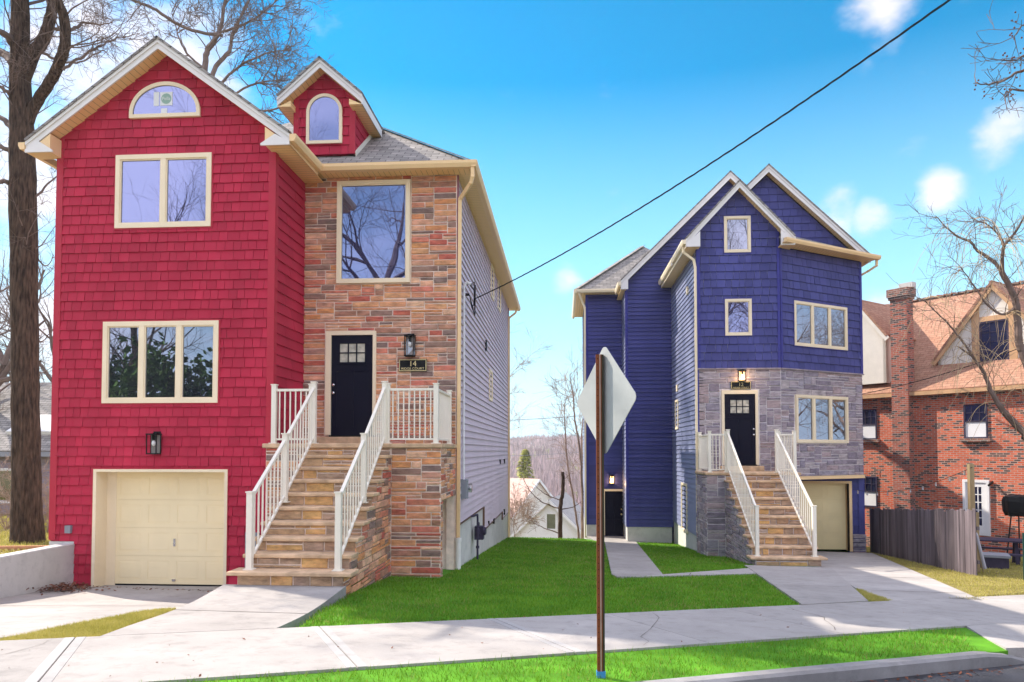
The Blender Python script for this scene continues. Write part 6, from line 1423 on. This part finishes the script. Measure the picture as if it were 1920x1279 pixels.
# =================================================================== RIGHT: FENCE AND YARD CLUTTER
fa, fb = Vector((9.15, 16.75, 0)), Vector((10.35, 25.2, 0)); fc = thing('board_fence', (fa.x, fa.y, G(fa.x, fa.y)), 'weathered grey board fence between the blue house driveway and the brick house', 'fence')
f = Fr(fa, fb - fa, (-(fb - fa).y, (fb - fa).x, 0)); Lf = (fb - fa).length; rg = random.Random(6); m = MB(); u = 0
while u < Lf:
    w = rg.uniform(.12, .165); p = f.p(u, 0); zt = .17 - .075 * u + rg.uniform(-.035, .035); zb_ = G(p.x, p.y) - .02; d = rg.uniform(-.008, .008)
    a = rg.uniform(-.006, .006); m.hull8([f.p(u, zb_, d - .01), f.p(u + w - .008, zb_, d - .01), f.p(u + w - .008, zb_, d + .01), f.p(u, zb_, d + .01), f.p(u + a, zt, d - .01), f.p(u + w - .008 + a, zt - rg.uniform(-.02, .02), d - .01), f.p(u + w - .008 + a, zt, d + .01), f.p(u + a, zt, d + .01)]); u += w
m.build('board', M['fence'], fc)
m = MB()
for dz in (.3, 1.05): p0, p1_ = f.p(0, G(fa.x, fa.y) + dz, -.05), f.p(Lf, G(fb.x, fb.y) + dz, -.05); m.bar(p0, p1_, .05, .08)
m.build('rail', M['fence'], fc)
pp_ = cdp(1820, 1085, 17.2); pp_.z = G(pp_.x, pp_.y); pt = thing('wooden_post', pp_, 'tall yellowed wooden post at the near end of the board fence', 'post'); zt = cdp(1822, 870, 17.2).z
m = MB(); m.box((pp_.x + .02, pp_.y - .02, pp_.z - .3), (pp_.x + .13, pp_.y + .09, zt)); m.build('post', M['pole'], pt); m = MB(); m.box((pp_.x + .03, pp_.y - .1, pp_.z - .3), (pp_.x + .17, pp_.y - .024, zt - 1.15)); m.build('lower_post', M['pole'], pt)
m = MB(); m.tube([cdp(1846, 1066, 16.9), cdp(1830, 1004, 16.9), cdp(1828, 1000, 16.9)], .045, 10); tag(m.build('pipe', M['pvc']), 'grey plastic pipe leaning beside the wooden post', 'pipe')
m = MB(); limb(m, [cdp(1829, 1010, 16.8), cdp(1836, 1040, 16.8), cdp(1845, 1075, 16.8), cdp(1858, 1092, 16.6)], [.014, .014, .014, .014], 5); tag(m.build('hose', M['pole'], uv=False), 'yellow hose trailing down beside the grey pipe', 'hose')
# string lights
A_, B_ = cdp(1823, 876, 17.2), cdp(1600, 918, 23); sgl = thing('string_lights', A_, 'string of bare bulbs hung from the wooden post above the fence', 'string lights'); m = MB(); P = [A_.lerp(B_, k / 20) - Vector((0, 0, 1.1 * 4 * .25 * (k / 20) * (1 - k / 20))) for k in range(21)]; m.tube(P, .008, 4); m.build('wire', M['cable'], sgl); b0_ = None
for k in range(1, 20, 2):
    if b0_ is None:
        m = MB(); m.sphere(P[k] - Vector((0, 0, .09)), .028, 8, 6); m.tube([P[k], P[k] - Vector((0, 0, .07))], .022, 6); b0_ = m.build('bulb', M['lampglass'], sgl); k0 = k
    else: dupl(b0_, P[k] - P[k0], sgl)
# chain link
ka, kb = Vector((9.75, 16.1, 0)), Vector((13.5, 13.6, 0)); cl_ = thing('chain_link_fence', (ka.x, ka.y, G(ka.x, ka.y)), 'dark green chain link fence at the right edge', 'fence'); f = Fr(ka, kb - ka, ((kb - ka).y, -(kb - ka).x, 0)); Lk = (kb - ka).length; g0 = lambda u: G(*f.p(u, 0).xy)
m = MB()
for k in range(-14, int(Lk / .075)):
    for s in (-1, 1):
        q0, q1 = (k * .075, 0), (k * .075 + .95, .95)
        if s < 0: q0, q1 = (k * .075, .95), (k * .075 + .95, 0)
        t0 = max(0, -q0[0] / .95); t1 = min(1, (Lk - q0[0]) / .95)
        if t1 - t0 < .05: continue
        L0 = [q0[0] + .95 * t for t in (t0, t1)]; V0 = [q0[1] + (q1[1] - q0[1]) * t for t in (t0, t1)]
        m.tube([f.p(L0[0], g0(L0[0]) + V0[0], .004 * s), f.p(L0[1], g0(L0[1]) + V0[1], .004 * s)], .0045, 3, cap=False)
m.build('wire_mesh', M['mesh'], cl_); m = MB()
for u in (.02, 1.35, 2.7, 4.1): m.tube([f.p(u, g0(u) - .3, .04), f.p(u, g0(u) + 1.0, .04)], .03, 8)
m.build('post', M['mesh'], cl_)
m = MB(); m.tube([f.p(0, g0(0) + .96, .04), f.p(Lk, g0(Lk) + .96, .04)], .018, 6); m.build('rail', M['mesh'], cl_)
# picnic table, covered grill, crate behind the chain link
q = cdp(1856, 1010, 20.5); zt = q.z; tbl = thing('picnic_table', (q.x, q.y, G(q.x, q.y)), 'dark slatted picnic table behind the chain link fence', 'table'); f = Fr((q.x, q.y, 0), (.9, -.4, 0), (-.4, -.9, 0)); m = MB()
for k in range(6): m.fbox(f, -.85, zt - .04, -.42 + k * .145, .85, zt, -.42 + k * .145 + .125)
m.build('tabletop', M['plastic'], tbl); zg_ = G(q.x, q.y) - .4
for s in (-1, 1):
    for e_ in (-1, 1): m = MB(); m.bar(f.p(s * .6, zt - .04, e_ * .1), f.p(s * .6, zg_, e_ * .6), .09, .05); m.build('leg', M['plastic'], tbl)
for e_ in (-1, 1): m = MB(); m.fbox(f, -.85, zt - .36, e_ * .72 - .13, .85, zt - .32, e_ * .72 + .13); m.build('bench', M['plastic'], tbl)
q = cdp(1910, 985, 21.5); zgq = G(q.x, q.y); gr_ = thing('grill', (q.x, q.y, zgq), 'kettle grill under a black cover near the brick wall', 'grill'); m = MB(); rg = random.Random(8); n = 16; H0 = cdp(1906, 928, 21.5).z
prof = [(.32, H0 - .62), (.38, H0 - .5), (.4, H0 - .2), (.36, H0 - .05), (.2, H0), (.02, H0 + .01)]; rows = []
for r_, z in prof: rows.append([(q.x + r_ * math.cos(6.283 * k / n) * (1 + .06 * math.sin(k * 3)), q.y + r_ * math.sin(6.283 * k / n), z + rg.uniform(-.02, .02)) for k in range(n)])
for a, b in zip(rows[:-1], rows[1:]):
    for k in range(n): m.face([a[k], a[(k + 1) % n], b[(k + 1) % n], b[k]])
m.build('cover', M['black'], gr_)
for k in range(3): a = 2.1 * k; m = MB(); m.tube([(q.x + .2 * math.cos(a), q.y + .2 * math.sin(a), H0 - .6), (q.x + .4 * math.cos(a), q.y + .4 * math.sin(a), zgq - .3)], .02, 6); m.build('leg', M['black'], gr_)
q = cdp(1850, 1062, 18.6); zgq = G(q.x, q.y); bx = thing('storage_box', (q.x, q.y, zgq), 'low dark violet storage box behind the chain link fence', 'box'); f = Fr((q.x, q.y, 0), (.9, -.4, 0), (-.4, -.9, 0)); m = MB(); m.fbox(f, -.45, zgq - .2, -.3, .45, zgq + .3, .3); m.build('box', M['plastic'], bx); m = MB(); m.fbox(f, -.49, zgq + .3, -.34, .49, zgq + .36, .34); m.build('lid', M['grey'], bx)

# =================================================================== ACROSS THE STREET (mirrored in the windows)
def leafy(name, c, rx, rz, n, seed, label, group, s=(.16, .34)):
    rg = random.Random(seed); c = V3(c); b = Vector((c.x, c.y, c.z - rz)); t = thing(name, b, label, 'shrub', group); m = MB()
    for k in range(n):
        a = rg.uniform(0, 6.283); u = rg.uniform(-1, 1); rr = rg.uniform(.55, 1.05) * (1 + .22 * math.sin(a * 4 + u * 5 + seed)); w_ = math.sqrt(1 - u * u); p = c + Vector((rx * rr * w_ * math.cos(a), rx * rr * w_ * math.sin(a), rz * rr * u)); sz = rg.uniform(*s)
        d = Vector((rg.gauss(0, 1), rg.gauss(0, 1), rg.gauss(0, 1))).normalized(); e_ = d.orthogonal().normalized() * sz * .5; m.face([p - e_, p + d * sz * .6, p + e_, p - d * sz * .6])
    m.build('foliage', M['leaf'], t); m = MB(); m.tube([b - Vector((0, 0, .5)), c], [.12, .05], 6); m.build('stem', M['bark'], t)
for k, (x, y, rx, rz) in enumerate([(-20, -8, 2.8, 3.3), (-16.0, -9, 2.7, 3.1), (-24, -7, 2.7, 3.5), (-12.0, -10, 2.4, 2.4)]): leafy('evergreen_shrub', (x, y, G(0, -9) + rz * .75 - .2), rx, rz, 7000, k, 'clipped evergreen bush across the street, mirrored in the ground floor windows', 'evergreen bushes across the street')
for k, (x, y, H, r, lv) in enumerate([(-8.6, -4.5, 17, .33, 5), (-15.5, -14, 15, .25, 5), (-24, -13, 15, .25, 4), (4.5, -10, 16, .25, 5), (11, -8, 15, .25, 5), (17, -12, 16, .25, 5), (-2, -18, 17, .25, 4), (24, -4, 15, .24, 4), (10.2, -2.5, 23, .3, 5)]):
    bare_tree('tree', (x, y, G(0, max(y, -14))), H, 500 + k, 'tall bare tree across the street, mirrored in the upper windows', 'bare trees across the street', r, lv, kids=(3, 5))

for k, (x, y, H, r) in enumerate([(22, 19.5, 13, .22), (26, 23.5, 14, .22), (30, 17, 14, .22), (21, 25.5, 12, .2), (34, 22, 15, .24)]):
    bare_tree('tree', (x, y, G(16, y)), H, 700 + k, 'bare tree beyond the right edge, mirrored in the angled bay windows', 'bare trees beyond the right edge', r, 5, kids=(3, 5), tmat='twigr')
# =================================================================== GRASS
def grassmat(name, a, b, c):
    m, N, L, P = nmat(name); tc = N.new('ShaderNodeTexCoord'); g = N.new('ShaderNodeNewGeometry')
    n = N.new('ShaderNodeTexNoise'); n.inputs['Scale'].default_value = 1.6; n.inputs['Detail'].default_value = 5; L.new(tc.outputs['Object'], n.inputs[0])
    ad = N.new('ShaderNodeMath'); ad.operation = 'MULTIPLY_ADD'; L.new(g.outputs['Random Per Island'], ad.inputs[0]); ad.inputs[1].default_value = .55; L.new(n.outputs[0], ad.inputs[2])
    mr = N.new('ShaderNodeMapRange'); L.new(ad.outputs[0], mr.inputs[0]); mr.inputs['From Min'].default_value = .35; mr.inputs['From Max'].default_value = 1.15
    r0 = ramp(N, [(0, a), (.5, b), (1, c)]); L.new(mr.outputs[0], r0.inputs[0])
    n2 = N.new('ShaderNodeTexNoise'); n2.inputs['Scale'].default_value = .55; n2.inputs['Detail'].default_value = 4; L.new(tc.outputs['Object'], n2.inputs[0]); w2 = N.new('ShaderNodeMath'); w2.operation = 'MULTIPLY_ADD'; L.new(n2.outputs[0], w2.inputs[0]); w2.inputs[1].default_value = .5; L.new(g.outputs['Random Per Island'], w2.inputs[2])
    sw = N.new('ShaderNodeMapRange'); L.new(w2.outputs[0], sw.inputs[0]); sw.inputs['From Min'].default_value = 1.13; sw.inputs['From Max'].default_value = 1.2; r = N.new('ShaderNodeMix'); r.data_type = 'RGBA'; L.new(sw.outputs[0], r.inputs['Factor']); L.new(r0.outputs[0], r.inputs['A']); r.inputs['B'].default_value = (.36, .30, .10, 1)
    L.new(r.outputs['Result'], P.inputs['Base Color']); P.inputs['Roughness'].default_value = .6; P.inputs['Specular IOR Level'].default_value = .2
    tl = N.new('ShaderNodeBsdfTranslucent'); L.new(r.outputs['Result'], tl.inputs[0]); mx = N.new('ShaderNodeMixShader'); mx.inputs[0].default_value = .35; L.new(P.outputs[0], mx.inputs[1]); L.new(tl.outputs[0], mx.inputs[2]); L.new(mx.outputs[0], N['Material Output'].inputs[0]); return m
M['grass'] = grassmat('lawn_grass', (.065, .17, .009), (.135, .295, .015), (.25, .42, .035)); M['drygrass'] = grassmat('dry_grass', (.24, .25, .04), (.48, .42, .09), (.62, .53, .2))
def pip(poly, X, Y):
    c = np.zeros(len(X), bool); n = len(poly)
    for i in range(n):
        (x0, y0), (x1, y1) = poly[i], poly[(i + 1) % n]; k = ((y0 > Y) != (y1 > Y))
        with np.errstate(divide='ignore', invalid='ignore'): c ^= k & (X < (x1 - x0) * (Y - y0) / (y1 - y0) + x0)
    return c
def grass(name, polys, n, hmin, hmax, wid, mat, seed, label, holes=(), zoff=-.012, near=None, zf=None):
    rs = np.random.RandomState(seed); allp = [p for q in polys for p in q]; x0, x1 = min(p[0] for p in allp), max(p[0] for p in allp); y0, y1 = min(p[1] for p in allp), max(p[1] for p in allp)
    X = rs.uniform(x0, x1, n); Y = rs.uniform(y0, y1, n); k = np.zeros(n, bool)
    jx, jy = rs.normal(0, .022, n) + .02 * np.sin(X * 9 + Y * 4), rs.normal(0, .022, n) + .02 * np.sin(Y * 8 - X * 5)
    for q in polys: k |= pip(q, X + jx, Y + jy)
    for q in holes: k &= ~pip(q, X + jx, Y + jy)
    if near: dd = np.hypot(X, Y); k &= rs.rand(n) < np.clip((near / dd) ** 1.6, 0, 1)
    X, Y = X[k], Y[k]; n = len(X); dd = np.hypot(X, Y); sc = np.clip(dd / (near or 1e9), 1, 2.6) if near else np.ones(n)
    Z = (.13 - .073 * Y - .02 * X) + zoff if zf is None else zf(X, Y); a = rs.uniform(0, 2 * np.pi, n); h = rs.uniform(hmin, hmax, n); w = wid * rs.uniform(.7, 1.3, n) * sc; lx, ly = rs.normal(0, .5, n) * h, rs.normal(0, .5, n) * h
    v = np.zeros((n, 3, 3), np.float32); v[:, 0] = np.stack([X - np.cos(a) * w, Y - np.sin(a) * w, Z - .01], 1); v[:, 1] = np.stack([X + np.cos(a) * w, Y + np.sin(a) * w, Z - .01], 1); v[:, 2] = np.stack([X + lx, Y + ly, Z + h], 1)
    me = bpy.data.meshes.new(name); me.vertices.add(n * 3); me.vertices.foreach_set('co', v.ravel()); me.loops.add(n * 3); me.loops.foreach_set('vertex_index', np.arange(n * 3, dtype=np.int32)); me.polygons.add(n); me.polygons.foreach_set('loop_start', np.arange(0, n * 3, 3, dtype=np.int32)); me.update(calc_edges=True); me.materials.append(M[mat])
    o = bpy.data.objects.new(name, me); COL.objects.link(o); struct(o, label, 'grass', 'stuff'); return o
HL = [[(1.02, 13.78), (1.98, 14.6), (2.72, 27.3), (1.55, 27.3), (.95, 14.3)], [(1.04, 13.76), (4.08, 15.48), (4.52, 17.1), (1.99, 14.62)], [(4.3, 17.55), (6.3, 17.55), (4.60, 11.32), (3.40, 10.62)], [(10.1, 24.5), (6.62, 11.95), st(10.97, SW1), st(9.78, SW1), (5.18, 13.3), (6.05, 17.2), (6.4, 24.5)], [(SX0, 9.9), (SX1 + .02, 9.9), (SX1 + .02, 12.82), (LX1 + .03, 12.82), (LX1 + .03, 14.5), (XRW, 14.5), (XRW, 28.6), (-7, 28.6), (-7, 9.9)], [(4.15, 22.4), (4.15, 27.6), (2.42, 27.6), (2.42, 29.4), (.9, 29.4), (.9, 27.3), (9, 27.3), (9, 17.3), (4.58, 17.3), (4.58, 20.8), (4.06, 20.8), (4.06, 22.4)], [(-2.93, 7.0), (-3.05, 10.1), (-5, 10.1), (-5, 6)]]
LP = [st(.97, 7.86), st(9.4, 7.86), (6.3, 17.5), (6.3, 27), (2.5, 29.3), (-2.2, 28.5), (-2.2, 12.8), (-3.08, 12.8), (-3.08, 10.0)]
HW = [st(9.7, 7.8), st(9.9, 7.8), (5.25, 13.4), (5.05, 13.4)]
grass('lawn_grass', [LP], 620000, .02, .055, .0045, 'grass', 1, 'short vivid green lawn grass between the two houses', HL + [[(4.6, 11.3), (6.3, 17.6), (9, 17), (9, 11)]], near=8)
grass('verge_grass', [[st(-9, KT + .17), st(7.25, KT + .17), st(7.6, KT + .5), st(8.5, SW0 - .02), st(-9, SW0 - .02)]], 170000, .02, .06, .004, 'grass', 2, 'green grass strip between the sidewalk and the kerb')
grass('wedge_grass', [[dr, (-4.42, 6.65), (-4.66, 8.2), (-4.72, 8.5), (-4.95, 8.1)]], 60000, .02, .05, .004, 'drygrass', 3, 'yellowing wedge of grass left of the front path', zoff=-.03)
grass('dry_grass', [[(6.72, 12.0), (10.15, 24.5), (10.15, 29), (20, 29), (20, 15), st(15, SW1 + .03), st(11.05, SW1 + .03)]], 160000, .02, .06, .007, 'drygrass', 4, 'yellow dry grass between the driveway and the board fence')
grass('triangle_grass', [[(5.18, 13.2), st(9.80, SW1 + .02), st(9.42, SW1 + .02), (4.72, 11.6)]], 20000, .02, .05, .006, 'drygrass', 5, 'small dry grass triangle beside the blue house path')
grass('yard_grass', [[(-9.5, 8), (-9.7, 22), (-26, 22), (-20, 5)]], 90000, .03, .1, .012, 'drygrass', 6, 'rough dry grass in the yard behind the retaining wall', zf=lambda X, Y: -.47 - .03 * (Y - 13) - .012 * (X + 9))

# =================================================================== HAZE
m = MB(); m.box((-570, -170, -45), (570, 790, 46)); hz = m.build('haze', M['dark'], uv=False); struct(hz, 'thin pale haze over the valley', 'haze', 'stuff')
hm = bpy.data.materials.new('haze_air'); hm.use_nodes = True; N = hm.node_tree.nodes; N.clear(); o_ = N.new('ShaderNodeOutputMaterial'); v_ = N.new('ShaderNodeVolumePrincipled')
v_.inputs['Color'].default_value = (.93, .92, .95, 1); v_.inputs['Density'].default_value = .00045; v_.inputs['Anisotropy'].default_value = .3; hm.node_tree.links.new(v_.outputs[0], o_.inputs['Volume']); hz.data.materials[0] = hm
